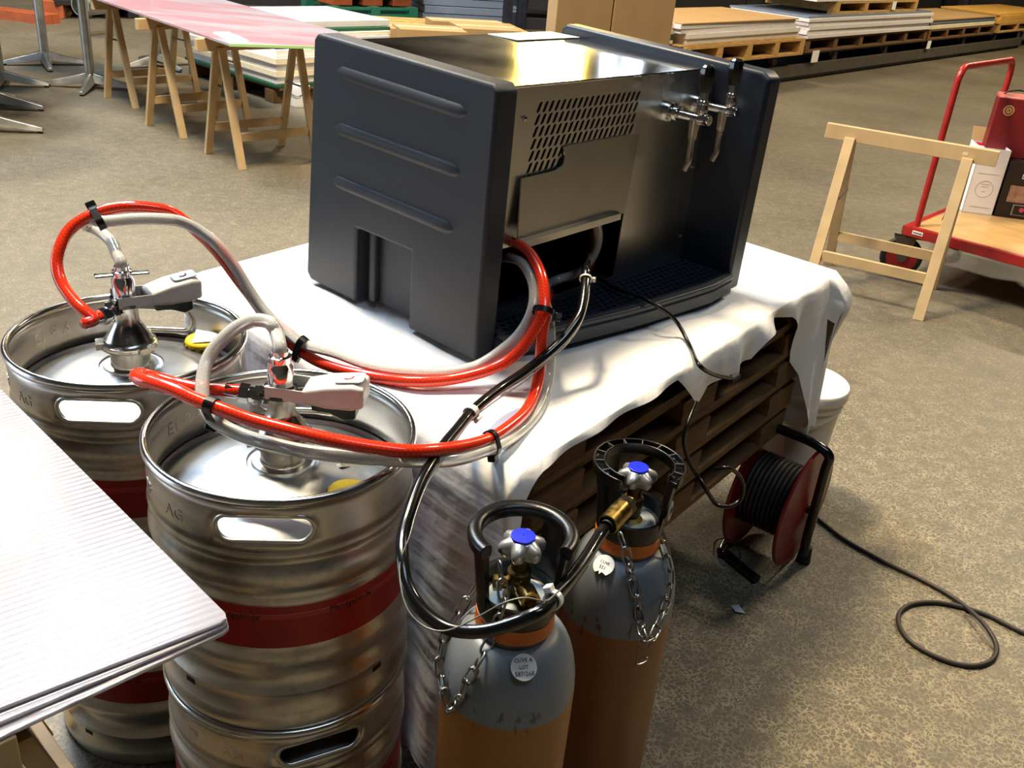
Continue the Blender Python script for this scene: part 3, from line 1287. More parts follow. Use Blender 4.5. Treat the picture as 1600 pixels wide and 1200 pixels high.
def make_keg(label, loc):
    t = thing('beer_keg', label, 'keg', loc, 0, 'steel kegs in two stacks beside the cloth')
    b = MB()
    b.lathe([(.150, .052), (.165, .03), (.172, .012), (.176, .002), (.181, 0), (.187, .004), (.1895, .012), (.1900, .024), (.1875, .034), (.1848, .042), (.1848, .064), (.1862, .068), (.1885, .072), (.1862, .077), (.1825, .084), (.1808, .094), (.1808, .102), (.1838, .112), (.1882, .122), (.1903, .132), (.1895, .141), (.1865, .148), (.1855, .153), (.1855, .229), (.1858, .233), (.1838, .238), (.183, .244), (.1842, .250), (.1882, .258), (.1905, .268), (.1898, .278), (.1866, .287), (.1828, .293), (.1822, .298), (.1845, .304), (.1882, .308), (.1888, .312), (.1858, .317), (.1848, .321)], 72)
    b.build('body', STEEL, t, smooth=50)
    # dished top
    d = MB()
    d.lathe([(.1818, .312), (.178, .306), (.168, .311), (.15, .320), (.12, .331), (.08, .340), (.058, .3435), (.052, .3445), (.05, .3415), (.045, .3415), (.043, .3455), (.033, .3465)], 64)
    d.build('top_dome', STEEL_IN, t, smooth=50)
    # chime wall with two hand holes
    r = .1842
    W = 2 * PI * r
    holes = []
    lips = []
    dr = []
    for a in (-83, 97):
        cx = (math.radians(a) % (2 * PI)) * r
        h = rrect(cx, .350, .128, .040, .0199, 6)
        holes.append(h)
        lips.append(h)
    outer = [(W * i / 96, .316) for i in range(97)] + [(W * i / 96, .390) for i in range(96, -1, -1)]
    grid = [(W * (i + .5) / 96, .316 + .074 * (j + 1) / 5) for i in range(96) for j in range(4)]
    grid = [g for g in grid if not any(abs(g[0] - sum(p[0] for p in h) / len(h)) < .072 and abs(g[1] - .35) < .024 for h in holes)]
    hole_r = [[p for p in h] for h in holes]
    ov, fs = holed(outer, hole_r, grid)
    b = MB()
    b.mesh([(r * math.cos(v.x / r), r * math.sin(v.x / r), v.y) for v in ov], fs)
    col = b.build('chime', STEEL, t, smooth=60, solid=.004, merge=True)
    for h in lips:
        MB().tube([(r * math.cos(x / r), r * math.sin(x / r), y) for x, y in h], .0036, 8, closed=True, up=(0, 0, 1)).build('handle_lip', STEEL, col, smooth=60)
    b = MB()
    b.lathe([(.1855 + .0058 * math.cos(a), .3925 + .0075 * math.sin(a)) for a in [2 * PI * i / 14 for i in range(15)]], 72)
    b.build('rim', BRIGHT, t, smooth=60)
    # label band
    MB().lathe([(.1857, .156), (.1865, .1565), (.1865, .2275), (.1857, .228)], 72).build('label_band', BANDR, t, smooth=30)
    MB().lathe([(.1866, .206), (.1869, .2062), (.1869, .2148), (.1866, .215)], 72).build('label_stripe', mat('pink label stripe', (178, 52, 44), .4), t, smooth=30)
    for a, s in ((-47, 'Pfandgebinde'), (-96, 'Pfandgebinde'), (150, 'Pfandgebinde')):
        text_on_cyl(s, .0125, .1869, math.radians(a), .2105, PRINT, t, .0003)
    # pressed letters
    text_on_cyl('AG', .026, .1858, math.radians(-124), .345, STEEL, t, .0012, 'pressed_letters')
    text_on_cyl('PF', .024, .1858, math.radians(-146), .348, STEEL, t, .0012, 'pressed_letters')
    text_on_cyl('E1 8 A', .03, .1828, math.radians(157), .352, BRIGHT, t, .0012, 'pressed_letters', True)
    for a in (-123, -31, 60):
        a = math.radians(a)
        c_, s_ = math.cos(a), math.sin(a)
        MB().box((.1842 * c_, .1842 * s_, .056), (.0022, .018, .009), Matrix.Rotation(a, 3, 'Z')).build('drain_slot', BLACKM, t, smooth=0, bevel=.0008)
    # valve neck
    MB().lathe([(.024, .340), (.034, .340), (.0345, .344), (.0325, .347), (.0318, .350), (.0318, .376), (.024, .378)], 36).build('valve_neck', CHROME_W, t, smooth=40)
    return t


keg = make_keg('upper steel keg nearest the camera, two gas cylinders at its right', (K1.x, K1.y, .40))
again(keg, 'lower steel keg standing on the floor beside the gas cylinders', (K1.x, K1.y, 0), math.radians(22))
again(keg, 'upper steel keg at the far left with the looping red hose above it', (K2.x, K2.y, .40), 0)
again(keg, 'lower steel keg of the rear left stack, half hidden by the clear sheets', (K2.x, K2.y, 0), math.radians(8))


# ------------------------------------------------------------------ couplers
def make_coupler(label, K, z0, lever_dir, gas_dir, wing):
    t = thing('keg_coupler', label, 'keg coupler', (K.x, K.y, z0), 0, 'keg couplers')
    b = MB()
    b.lathe([(.026, 0), (.036, .001), (.0415, .003), (.0425, .008), (.041, .014), (.036, .017), (.034, .022), (.029, .036), (.0215, .052), (.0185, .060), (.0178, .088), (.0178, .104)], 36)
    for k in range(3):
        a = 2 * PI * k / 3 - .6
        b.box((.041 * math.cos(a), .041 * math.sin(a), .010), (.014, .024, .013), Matrix.Rotation(a, 3, 'Z'))
    body = b.build('body', CHROME_W, t, smooth=40)
    KZ = .80
    b = MB()
    b.lathe([(.0178, .104), (.021, .105), (.021, .112), (.0165, .114), (.0165, .150), (.014, .156), (.0142, .158), (.0142, .168), (.0108, .170), (.0108, .178), (.004, .178)], 28)
    b.build('beer_outlet', CHROME, t, smooth=40)
    if wing:
        b = MB()
        b.box((0, 0, .160), (.078, .014, .006), Matrix.Rotation(.5, 3, 'Z'))
        b.build('wing_nut', CHROME_W, t, smooth=0, bevel=.003)
    b = MB()
    b.lathe([(.022, .094), (.0245, .095), (.0245, .101), (.022, .102)], 24)
    b.cyl((-.026, -.012, .098), (.026, .012, .098), .006, n=12)
    b.build('pivot', BLACK, t, smooth=40)
    # lever: two flat arms then a wedge-shaped grip
    L = V((math.cos(lever_dir), math.sin(lever_dir), 0))
    S = V((-L.y, L.x, 0))
    for s in (-1, 1):
        b = MB()
        b.bar(L * -.016 + S * (s * .0235) + V((0, 0, .108)), L * .055 + S * (s * .0235) + V((0, 0, .106)), .0022, .019, S)
        b.build('lever_arm', LEVER, t, smooth=0, bevel=.0008)
    b = MB()

    def sec(d, hw, z0_, z1_):
        return [L * d - S * hw + V((0, 0, z0_)), L * d + S * hw + V((0, 0, z0_)), L * d + S * hw + V((0, 0, z1_)), L * d - S * hw + V((0, 0, z1_))]
    b.rings([sec(.034, .025, .096, .116), sec(.07, .0265, .093, .126), sec(.105, .027, .094, .131), sec(.121, .025, .098, .128)], True, True)
    grip = b.build('lever_grip', LEVER, t, smooth=30, bevel=.005, seg=3)
    b = MB()
    c = L * .098 + V((0, 0, .1318))
    b.prism(rrect(0, 0, .040, .030, .006), 0, .0015, Matrix.Translation(c) @ frame(V((0, 0, 1)) - L * .12, L).to_4x4())
    st_ = b.build('lever_sticker', PAPER, grip, smooth=0)
    b = MB()
    Ms = Matrix.Translation(c + V((0, 0, .0018))) @ frame(V((0, 0, 1)) - L * .12, L).to_4x4()
    b.tube([Ms @ V(p) for p in ((-.008, -.004, 0), (-.002, -.006, 0), (.003, -.003, 0), (.004, .003, 0))], .0012, 6)
    b.build('emblem', PRINTR, grip, smooth=0)
    b = MB()
    b.rings([sec(.045, .012, .080, .095), sec(.07, .013, .079, .094), sec(.092, .014, .070, .095), sec(.108, .013, .074, .097)], True, True)
    b.build('under_trigger', BLACK, t, smooth=30, bevel=.003)
    # gas inlet towards gas_dir
    G = V((math.cos(gas_dir), math.sin(gas_dir), .12)).normalized()
    b = MB()
    b.lathe([(.010, .012), (.010, .026), (.0135, .027), (.0135, .038), (.011, .039), (.011, .044), (.014, .045), (.014, .058), (.0105, .060), (.0105, .078), (.004, .078)], 6, (0, 0, .072), frame(G))
    b.cyl(V((0, 0, .072)) + G * .022, V((0, 0, .072)) + G * .022 + V((-.004, -.012, .018)), .006, n=8)
    b.build('gas_inlet', CHROME, t, smooth=25)
    for ch in t.children:
        if ch.name.startswith('gas_inlet'):
            ch.data.transform(Matrix.Translation((0, 0, -.006)))
        elif ch.name.startswith('lever') or ch.name.startswith('under'):
            ch.data.transform(Matrix.Translation((0, 0, -.021)))
            for sub in ch.children:
                sub.data.transform(Matrix.Translation((0, 0, -.021)))
        else:
            ch.data.transform(Matrix.Diagonal((1.08, 1.08, KZ, 1)))
    return t, (V((K.x, K.y, z0 + .066)) + G * .07), V((K.x, K.y, z0 + .176 * KZ))


cp1, gin1, top1 = make_coupler('chrome keg coupler with grey lever on the nearest keg', K1, .40 + .3765, math.radians(-2), math.radians(183), False)
cp2, gin2, top2 = make_coupler('chrome keg coupler with winged nut on the far left keg', K2, .40 + .3765, math.radians(38), math.radians(252), True)


def valve_cap(label, loc, tilt, foil):
    t = thing('dust_cover', label, 'cap', loc, 0, 'yellow keg caps')
    t.rotation_euler = tilt
    n = 24
    b = MB()
    b.lathe([(.0, .016), (.026, .016), (.029, .014), (.030, .012), (.031, 0), (.029, 0), (.0285, .012), (.0, .0125)], n)
    body = b.build('cap', YELLOW, t, smooth=30)
    for k in range(12):
        a = 2 * PI * k / 12
        MB().box((.0306 * math.cos(a), .0306 * math.sin(a), .0065), (.0025, .006, .006), Matrix.Rotation(a, 3, 'Z')).build('slit', mat('cap slit', (70, 56, 10), .7), body, smooth=0)
    if foil:
        b = MB()
        b.mesh([(-.016, -.02, .018), (.024, -.018, .019), (.028, .016, .017), (-.01, .024, .022), (.006, 0, .0235)], [(0, 1, 4), (1, 2, 4), (2, 3, 4), (3, 0, 4)])
        b.build('paper_seal', mat('pale blue paper', (214, 226, 236), .5), t, smooth=0, solid=.0008)
    return t


p = az(316, 533, .738)
valve_cap('yellow cap with a torn paper seal lying in the far left keg', (p.x, p.y, .728), (.06, .0, .3), True)
p = az(545, 772, .735)
valve_cap('yellow cap half hidden behind the rim of the nearest keg', (p.x, p.y, .7275), (.02, .03, 1.0), False)
# scrap of clear wrapper and dabs on the dome
p = az(532, 732, .733)
f = MB()
f.mesh([(p.x - .012, p.y - .006, .7355), (p.x + .004, p.y - .010, .742), (p.x + .014, p.y + .002, .7365), (p.x, p.y + .012, .740), (p.x, p.y, .744)], [(0, 1, 4), (1, 2, 4), (2, 3, 4), (3, 0, 4)])
tag(f.build('foil_scrap', CHROME_W, smooth=0, solid=.0005), 'crumpled scrap of foil on the nearest keg beside its yellow cap', 'scrap')

# ================================================================== HOSES
DT = 1.073


def hose(name, label, cat, pts, r, m, nn=8, n=12, pre=None, post=None):
    P = []
    if pre:
        P += pre
    for q in pts:
        if q[2] is None or q[2] < 0:      # inside the cooler, behind its front sheet
            P.append(ap(q[0], q[1], mp(0, YS + (-q[2] - .04 if q[2] else .045), 0), E2))
        else:
            P.append(ad(q[0], q[1], q[2]))
    if post:
        P += post
    S = spline(P, nn)
    o = MB().tube(S, r, n).build(name, m, smooth=80)
    tag(o, label, cat)
    return S


HR = .0098
G1 = (gin1 - V((K1.x, K1.y, gin1.z))).normalized()
G2 = (gin2 - V((K2.x, K2.y, gin2.z))).normalized()
ra = hose('red_hose', 'red braided hose looping high above the far left keg into the cooler', 'hose', [
    (146, 499, 1.495), (132, 486, 1.495), (116, 471, 1.50), (97, 444, 1.51), (89, 416, 1.515), (94, 387, 1.52), (109, 359, 1.53), (134, 341, 1.54), (166, 328, 1.55), (203, 323, 1.56), (237, 325, 1.575), (266, 331, 1.59), (290, 347, 1.60), (322, 375, 1.615), (347, 403, 1.63), (372, 437, 1.64), (394, 466, 1.65), (416, 496, 1.655), (448, 531, 1.655), (491, 562, 1.645), (538, 579, 1.625), (591, 590, 1.602), (647, 596, 1.588), (710, 592, 1.594), (772, 575, 1.60), (810, 550, 1.60), (835, 516, 1.598), (849, 487, 1.60), (850, 453, 1.615), (844, 425, 1.635), (829, 397, 1.67), (807, 381, 1.72), (786, 380, 1.78)], HR, REDH, 6, pre=[gin2 - G2 * .012, gin2 + G2 * .02])
ca = hose('clear_hose', 'clear braided hose bundled with the red loop of the far left keg', 'hose', [
    (181, 395, 1.553), (175, 380, 1.57), (163, 367, 1.585), (147, 357, 1.60), (133, 352, 1.59), (130, 345, 1.565), (142, 343, 1.55), (160, 346, 1.54), (180, 345, 1.545), (212, 342, 1.555), (250, 342, 1.57), (281, 346, 1.585), (312, 361, 1.60), (341, 384, 1.61), (366, 416, 1.625), (387, 450, 1.635), (406, 478, 1.64), (428, 503, 1.64), (450, 520, 1.64), (475, 538, 1.64), (522, 551, 1.635), (569, 568, 1.622), (616, 577, 1.61), (679, 581, 1.605), (726, 577, 1.61), (757, 566, 1.618), (797, 537, 1.62), (819, 512, 1.62), (832, 484, 1.62), (835, 456, 1.632), (829, 430, 1.65), (817, 412, 1.68), (800, 403, 1.74), (785, 402, 1.79)], HR, CLEARH, 6, pre=[top2 - V((0, 0, .01)), top2 + V((0, 0, .008))])
rb = hose('red_hose', 'red braided hose sweeping low across the nearest keg into the cooler', 'hose', [
    (318, 609, 1.335), (275, 600, 1.345), (240, 590, 1.345), (218, 585, 1.335), (213, 588, 1.315), (222, 594, 1.30), (239, 598, 1.29), (275, 610, 1.275), (305, 624, 1.265), (344, 639, 1.258), (395, 657, 1.255), (455, 673, 1.25), (515, 687, 1.25), (575, 698, 1.255), (635, 705, 1.265), (687, 703, 1.30), (731, 696, 1.35), (766, 685, 1.40), (797, 665, 1.46), (821, 643, 1.52), (834, 619, 1.575), (841, 593, 1.605), (843, 571, 1.62), (845, 545, 1.615), (848, 515, 1.61), (852, 490, 1.615), (853, 468, 1.65), (862, 455, -.10), (885, 447, -.10), (905, 437, -.10), (921, 416, -.10), (928, 388, -.10), (926, 350, -.10)], HR, REDH, 6, pre=[gin1 - G1 * .012, gin1 + G1 * .02])
cb = hose('clear_hose', 'clear braided hose arching from the nearest keg coupler under the red one', 'hose', [
    (432, 520, 1.325), (426, 509, 1.325), (416, 502, 1.33), (395, 501, 1.335), (368, 513, 1.335), (341, 537, 1.33), (325, 561, 1.325), (318, 585, 1.315), (316, 606, 1.305), (318, 630, 1.295), (327, 648, 1.285), (341, 662, 1.28), (380, 681, 1.274), (425, 694, 1.27), (470, 704, 1.268), (530, 712, 1.268), (590, 717, 1.272), (650, 720, 1.285), (709, 718, 1.32), (753, 706, 1.375), (786, 691, 1.43), (814, 672, 1.49), (836, 648, 1.545), (849, 622, 1.60), (856, 597, 1.63), (859, 570, 1.64), (860, 548, 1.635), (859, 520, 1.63), (857, 495, 1.632), (852, 470, 1.65), (855, 446, -.06), (872, 437, -.06), (894, 430, -.06), (916, 415, -.06), (931, 390, -.06), (935, 366, -.06), (931, 342, -.06)], HR, CLEARH, 6, pre=[top1 - V((0, 0, .01)), top1 + V((0, 0, .006))])


def nearest(S, px, py):
    best = None
    for i, p in enumerate(S):
        d = p - C0
        zz = d.dot(_fw)
        x = 800 + FPX * d.dot(_R) / zz
        y = 600 - FPX * d.dot(_U) / zz
        e = (x - px) ** 2 + (y - py) ** 2
        if best is None or e < best[0]:
            best = (e, i)
    i = best[1]
    t = (S[min(i + 1, len(S) - 1)] - S[max(i - 1, 0)]).normalized()
    return S[i], t


def tie(label, S1, S2, px1, py1, px2, py2, head_dir, m=BLACK, r=HR, wd=.0095, name='cable_tie', group=None, head=(.011, .013, .016), ra2=None):
    a, ta = nearest(S1, px1, py1)
    if S2:
        b, tb = nearest(S2, px2, py2)
        # keep only the part of b in the plane through a
        b = b - ta * (b - a).dot(ta)
    else:
        b = a
    mid = (a + b) / 2
    w_ = b - a
    hl_ = w_.length / 2
    x = w_.normalized() if hl_ > 1e-4 else frame(ta).col[0]
    y = ta.cross(x).normalized()
    R_ = r + .0018
    pts = []
    for k in range(24):
        an = 2 * PI * k / 24
        ex = hl_ if math.cos(an) > 0 else -hl_
        pts.append(mid + x * (ex + R_ * math.cos(an)) + y * (R_ * math.sin(an)))
    t = thing(name, label, 'cable tie' if name == 'cable_tie' else 'clip', mid, 0, group, True)
    prof = [(-wd / 2, -.001), (wd / 2, -.001), (wd / 2, .0012), (-wd / 2, .0012)]
    MB().tube(pts, .001, 4, closed=True, up=ta, prof=prof).build('band', m, t, smooth=0)
    hd = V(head_dir)
    hd = (hd - ta * hd.dot(ta)).normalized()
    # head sits where the loop is furthest along hd
    q = max(pts, key=lambda p: (p - mid).dot(hd))
    Mh = frame(ta, hd)
    MB().box(q + hd * .004, (head[0], head[1], wd * 1.3), Mh).build('head', m, t, smooth=0, bevel=.0015)
    return t


up_v = V((0, 0, 1))
cam_r, cam_u = _R, _U
tie('black cable tie at the top of the red loop over the far left keg', ra, ca, 152, 333, 160, 346, cam_u - cam_r * .35, wd=.012)
tie('black cable tie on the hoses where they reach the cloth edge', ra, ca, 470, 549, 475, 538, -cam_u - cam_r * .2, wd=.012)
tie('black cable tie round the hose bundle in front of the drip tray', ra, rb, 848, 486, 851, 492, cam_r, wd=.010, r=HR + .006)
tie('black cable tie on the hoses hanging off the front cloth corner', rb, cb, 765, 686, 775, 698, -cam_u, wd=.010)
tie('black cable tie on the red hose above the nearest keg rim', rb, cb, 330, 634, 325, 645, -cam_u - cam_r * .2, wd=.013)

# black gas hose
bh = hose('gas_hose', 'black gas hose from the cooler looping down to the rear gas cylinder', 'hose', [
    (917, 370, None), (915, 392, None), (916, 415, 1.74), (915, 440, 1.69), (910, 480, 1.65), (902, 500, 1.635), (880, 530, 1.62), (847, 560, 1.60), (819, 582, 1.57), (786, 604, 1.53), (757, 626, 1.48), (733, 648, 1.44), (714, 671, 1.39), (695, 694, 1.34), (676, 722, 1.29), (657, 755, 1.25), (640, 800, 1.21), (630, 838, 1.185), (629, 875, 1.16), (635, 912, 1.145), (655, 947, 1.13), (687, 975, 1.115), (720, 986, 1.105), (762, 985, 1.098), (812, 970, 1.095), (850, 951, 1.10), (882, 917, 1.16), (910, 880, 1.23), (932, 845, 1.29), (944, 826, 1.312)], .0086, BLACKG, 7)
wire = hose('wire', 'thin grey wire clipped along the black gas hose', 'wire', [
    (921, 440, 1.685), (919, 470, 1.65), (907, 508, 1.625), (884, 540, 1.605), (850, 570, 1.58), (822, 594, 1.55), (789, 616, 1.51), (762, 635, 1.46), (738, 655, 1.42), (722, 675, 1.375), (705, 700, 1.33), (686, 728, 1.28), (667, 758, 1.235), (650, 802, 1.195), (640, 838, 1.17), (625, 880, 1.15), (628, 925, 1.125), (640, 957, 1.11), (662, 978, 1.10), (687, 986, 1.092), (712, 981, 1.088), (750, 962, 1.088), (787, 942, 1.085), (820, 934, 1.085), (852, 939, 1.088), (866, 930, 1.10), (900, 896, 1.17), (925, 862, 1.25)], .0011, mat('grey wire', (112, 110, 106), .4, .5), 6, 6)
WCLIP = mat('white clip', (232, 228, 216), .4)
tie('white clip holding the wire to the gas hose over the cloth edge', bh, None, 735, 645, 0, 0, -cam_u + cam_r, WCLIP, .0086, .012, 'hose_clip', None, (.006, .010, .01))
tie('white clip on the gas hose in front of the nearer gas cylinder', bh, None, 862, 938, 0, 0, cam_u - cam_r * .3, WCLIP, .0086, .010, 'hose_clip', None, (.009, .010, .01))
tie('white clip on the gas hose at the mouth of the cooler opening', bh, None, 916, 436, 0, 0, cam_r, WCLIP, .0086, .004, 'hose_clip', None, (.006, .010, .01))

# power lead of the cooler
fo = FC + fn * .05
cord = [az(935, 435, TZ + .064), az(960, 450, TZ + .064), az(997, 462, TZ + .066), az(1022, 475, TZ + .064), az(1047, 492, TZ + .045), az(1064, 513, TZ + .022), az(1080, 545, TZ + .006)]
P_ = [ap(1092, 570, fo, fn), ap(1115, 585, fo, fn), ap(1145, 592, fo, fn)]
c2_ = [ap(1118, 596, fo - fn * .03, fn), ap(1088, 640, fo - fn * .008, fn), ap(1072, 668, fo - fn * .01, fn), ap(1069, 690, fo, fn), ap(1077, 722, fo, fn), ap(1095, 750, fo + fn * .03, fn), ap(1110, 774, fo + fn * .05, fn)]
S = spline([mp(.375, .11, .08), mp(.38, .07, .067)] + cord + P_, 8)
tag(MB().tube(S, .0042, 8).build('power_lead', BLACK, smooth=80), 'black power lead running from the cooler over the drip tray and cloth', 'cable')
q = P_[-1]
pl = thing('lead_plug', 'small black plug hanging below the cloth flap', 'plug', q, 0, None, True)
MB().cyl(q - fdir * .012, q + fdir * .02, .006, .0075, 12).build('body', RUBBER, pl)
MB().cyl(q + fdir * .02, q + fdir * .026, .004, .003, 8).build('tip', CHROME_W, pl)

# ================================================================== GAS CYLINDERS
C1 = V((.031, .964, 0))
C2 = V((.199, 1.222, 0))


def make_cylinder(name, label, C, zn, split, face, gap, window, grey, brown, wheel_rot):
    """zn: height of the neck; face: direction (deg) of the valve outlet; gap/window: angle ranges of the guard"""
    t = thing(name, label, 'gas cylinder', C, 0, 'gas cylinders with chained guards')
    rb_ = .089
    m = two_tone_mat('painted cylinder steel %.2f' % zn, grey, brown, split)
    prof = [(.02, .012), (.07, .003), (.082, .006), (rb_, .02), (rb_, zn - .135)]
    for i in range(1, 13):
        a = PI / 2 * i / 12
        prof.append((.048 + (rb_ - .048) * math.cos(a) ** .9, zn - .135 + .100 * math.sin(a)))
    prof.append((.046, zn - .02))
    prof.append((.03, zn + .002))
    MB().lathe(prof, 56).build('body', m, t, smooth=50)
    MB().lathe([(.046, zn - .028), (.0515, zn - .026), (.0505, zn - .006), (.040, zn - .004)], 36).build('collar_ring', ORANGE, t, smooth=40)
    # weights plate
    MB().lathe([(.001, zn + .014), (.038, zn + .012), (.040, zn + .010), (.040, zn + .004)], 32).build('stamped_plate', mat('pale stamped plate', (166, 178, 184), .4, .4, var=.1, vscale=50), t, smooth=30)
    # guard: base ring, wall with a front gap, thick open top ring
    g = MB()
    g.lathe([(.038, zn - .006), (.0495, zn - .006), (.0515, zn + .004), (.0515, zn + .026), (.046, zn + .026), (.044, zn + .012), (.038, zn + .010)], 40)
    gz0, gz1 = zn + .012, zn + .111
    a0, a1 = gap
    N = 54
    rows = []
    secs = []
    for i in range(N + 1):
        a = math.radians(a1 + (360 - (a1 - a0)) * i / N)
        secs.append(a)
    wz0, wz1 = gz0 + .018, gz1 - .026

    def wall(aa, zlo, zhi):
        rows_ = []
        for a in aa:
            c_, s_ = math.cos(a), math.sin(a)

            def P(r, z):
                return (r * c_, r * s_, z)
            fr0 = (zlo - gz0) / (gz1 - gz0)
            fr1 = (zhi - gz0) / (gz1 - gz0)
            r0, r1 = .0485 + .0105 * fr0, .0485 + .0105 * fr1
            rows_.append([P(r0 - .003, zlo), P(r0 + .003, zlo), P(r1 + .004, zhi), P(r1 - .004, zhi)])
        g.rings(rows_, True, True)
    for (s0, s1) in window['walls']:
        aa = [math.radians(s0 + (s1 - s0) * i / 16) for i in range(17)]
        wall(aa, gz0, gz1 - .01)
    if window.get('low'):
        s0, s1, hh = window['low']
        wall([math.radians(s0 + (s1 - s0) * i / 16) for i in range(17)], gz0, gz0 + hh)
    guard = g.build('guard', BLACK, t, smooth=40)
    # top ring: channel section with little ribs
    prof2 = [(-.0075, -.011), (.0075, -.011), (.009, -.004), (.009, .0075), (.006, .0075), (.006, -.002), (-.006, -.002), (-.006, .0075), (-.009, .0075), (-.009, -.004)] if window.get('ribs') else [(-.0075, -.011), (.0075, -.011), (.009, -.004), (.009, .003), (.006, .0065), (0, .0078), (-.006, .0065), (-.009, .003), (-.009, -.004)]
    pts = [(.0595 * math.cos(a), .0595 * math.sin(a), gz1 - .004) for a in secs]
    ring = MB().tube([V(p) for p in pts], .006, 8, up=(1, 0, 0) if False else None, prof=None) if False else None
    r2 = MB()
    rows2 = []
    for a in secs:
        c_, s_ = math.cos(a), math.sin(a)
        rows2.append([((.0598 + x) * c_, (.0598 + x) * s_, gz1 - .004 + y) for x, y in prof2])
    r2.rings(rows2, True, True)
    ring = r2.build('top_ring', BLACK, guard, smooth=40, bevel=.0012)
    if window.get('ribs'):
        for i in range(3, N - 1, 5):
            a = secs[i]
            MB().box((.0598 * math.cos(a), .0598 * math.sin(a), gz1), (.0125, .0012, .006), Matrix.Rotation(a, 3, 'Z')).build('ring_rib', mat('worn grey plastic edge', (96, 94, 90), .5), guard, smooth=0)
    # valve
    f = V((math.cos(math.radians(face)), math.sin(math.radians(face)), 0))
    sd = V((-f.y, f.x, 0))
    zv = zn + .008
    MB().lathe([(.018, zv), (.019, zv + .005), (.0125, zv + .010), (.0125, zv + .014), (.015, zv + .017), (.015, zv + .044), (.011, zv + .047), (.011, zv + .060), (.014, zv + .062), (.014, zv + .073), (.004, zv + .074)], 20).build('valve_body', BRASSD, t, smooth=40)
    vm = MB()
    oo = V((0, 0, zv + .031))
    fd = (f + V((0, 0, -.05))).normalized()
    vm.lathe([(.011, .008), (.011, .022), (.0128, .023), (.0128, .043), (.0085, .043), (.0075, .036), (.001, .036)], 18, oo, frame(fd))
    vm.build('outlet', BRASS, t, smooth=40)
    vm = MB()
    sf = (-sd * .9 + f * -.2).normalized() if window.get('nut', 1) > 0 else (sd * .9 + f * -.2).normalized()
    vm.lathe([(.008, .008), (.008, .020), (.0105, .021), (.0105, .032), (.001, .032)], 6, oo + V((0, 0, -.006)), frame(sf))
    vm.build('safety_nut', BRASS, t, smooth=20)
    # six-lobed handwheel
    hz = zn + .080
    h = MB()
    NN = 60
    lob = []
    for (sc_, z_) in ((.5, -.002), (.88, -.001), (1.0, .005), (1.0, .011), (.9, .0165), (.8, .019), (.66, .0215), (.30, .0235)):
        row = []
        for i in range(NN):
            a = 2 * PI * i / NN + wheel_rot
            k = .5 + .5 * math.cos(6 * (a - wheel_rot))
            r = (.0205 + .0105 * k ** .8) if sc_ > .85 else (.0215 + .006 * k if sc_ > .5 else .026)
            row.append((r * sc_ * math.cos(a), r * sc_ * math.sin(a), hz + z_))
        lob.append(row)
    h.rings(lob, True, True)
    wheel = h.build('handwheel', SILVER, t, smooth=60)
    MB().lathe([(.0155, hz + .0205), (.0155, hz + .0245), (.0145, hz + .0252), (.001, hz + .0256)], 28).build('blue_disc', BLUECAP, wheel, smooth=30)
    return t


cy1 = make_cylinder('gas_cylinder', 'nearer gas cylinder with bare brass outlet and a round white label', C1, .696, .572, -68, (-135, -30), {'walls': [(-178, -137), (-31, 62)], 'low': (62, 182, .02), 'ribs': 0}, (116, 122, 128), (152, 96, 36), .3)
cy2 = make_cylinder('gas_cylinder', 'rear gas cylinder with the black gas hose screwed onto it', C2, .655, .508, -125, (-118, -38), {'walls': [(116, 241), (-37, 16)], 'low': (16, 116, .02), 'nut': 1, 'ribs': 1}, (106, 114, 122), (128, 80, 34), .1)


def shoulder(C, zn, px, py):
    """point and normal on a cylinder's shoulder under a pixel (search along the ray)"""
    d = ray(px, py)
    d.normalize()
    s = .6
    last = None
    while s < 2.2:
        P = C0 + d * s
        rr_ = (V((P.x - C.x, P.y - C.y))).length
        z_ = P.z
        if z_ < zn - .135:
            R_ = .089
        elif z_ > zn:
            R_ = 0
        else:
            sa = min(1, (z_ - (zn - .135)) / .100)
            R_ = .048 + .041 * max(0, math.sqrt(max(0, 1 - sa * sa))) ** .9
        if rr_ <= R_:
            break
        s += .0005
    # outward normal, estimated
    h = V((P.x - C.x, P.y - C.y, 0)).normalized()
    k = max(0, (P.z - (zn - .135)) / .12)
    n = (h * (1 - .55 * k) + V((0, 0, 1)) * .95 * k).normalized()
    return P, n


def sticker(cyl_o, C, zn, px, py, r, lines, torn=False):
    P, n = shoulder(C, zn, px, py)
    xx = V((0, 0, 1)).cross(n).normalized()
    M = (Matrix.Translation(P - V((C.x, C.y, 0)) + n * .0025) @ frame(n, xx).to_4x4())
    poly = []
    for i in range(28):
        a = 2 * PI * i / 28
        rr_ = r
        if torn and -1.9 < (a if a < PI else a - 2 * PI) < -.9:
            rr_ = r * (.45 + .5 * abs(math.sin(a * 5)))
        poly.append((rr_ * math.cos(a), rr_ * math.sin(a)))
    s = MB().prism(poly, -.0012, .0005, M).build('round_label', PAPER, cyl_o, smooth=0)
    y = (len(lines) - 1) / 2 * r * .5
    for tx, sz in lines:
        text_part(tx, sz, M @ Matrix.Translation((0, y, .0007)), PRINT, s, 'lettering', .0002)
        y -= r * .5


sticker(cy1, C1, .696, 818, 1043, .0165, [('CUVE A', .0068), ('LOT', .0064), ('587/268', .0076)])
sticker(cy2, C2, .655, 944, 884, .0165, [('CUVE', .0064), ('551', .0074)], True)
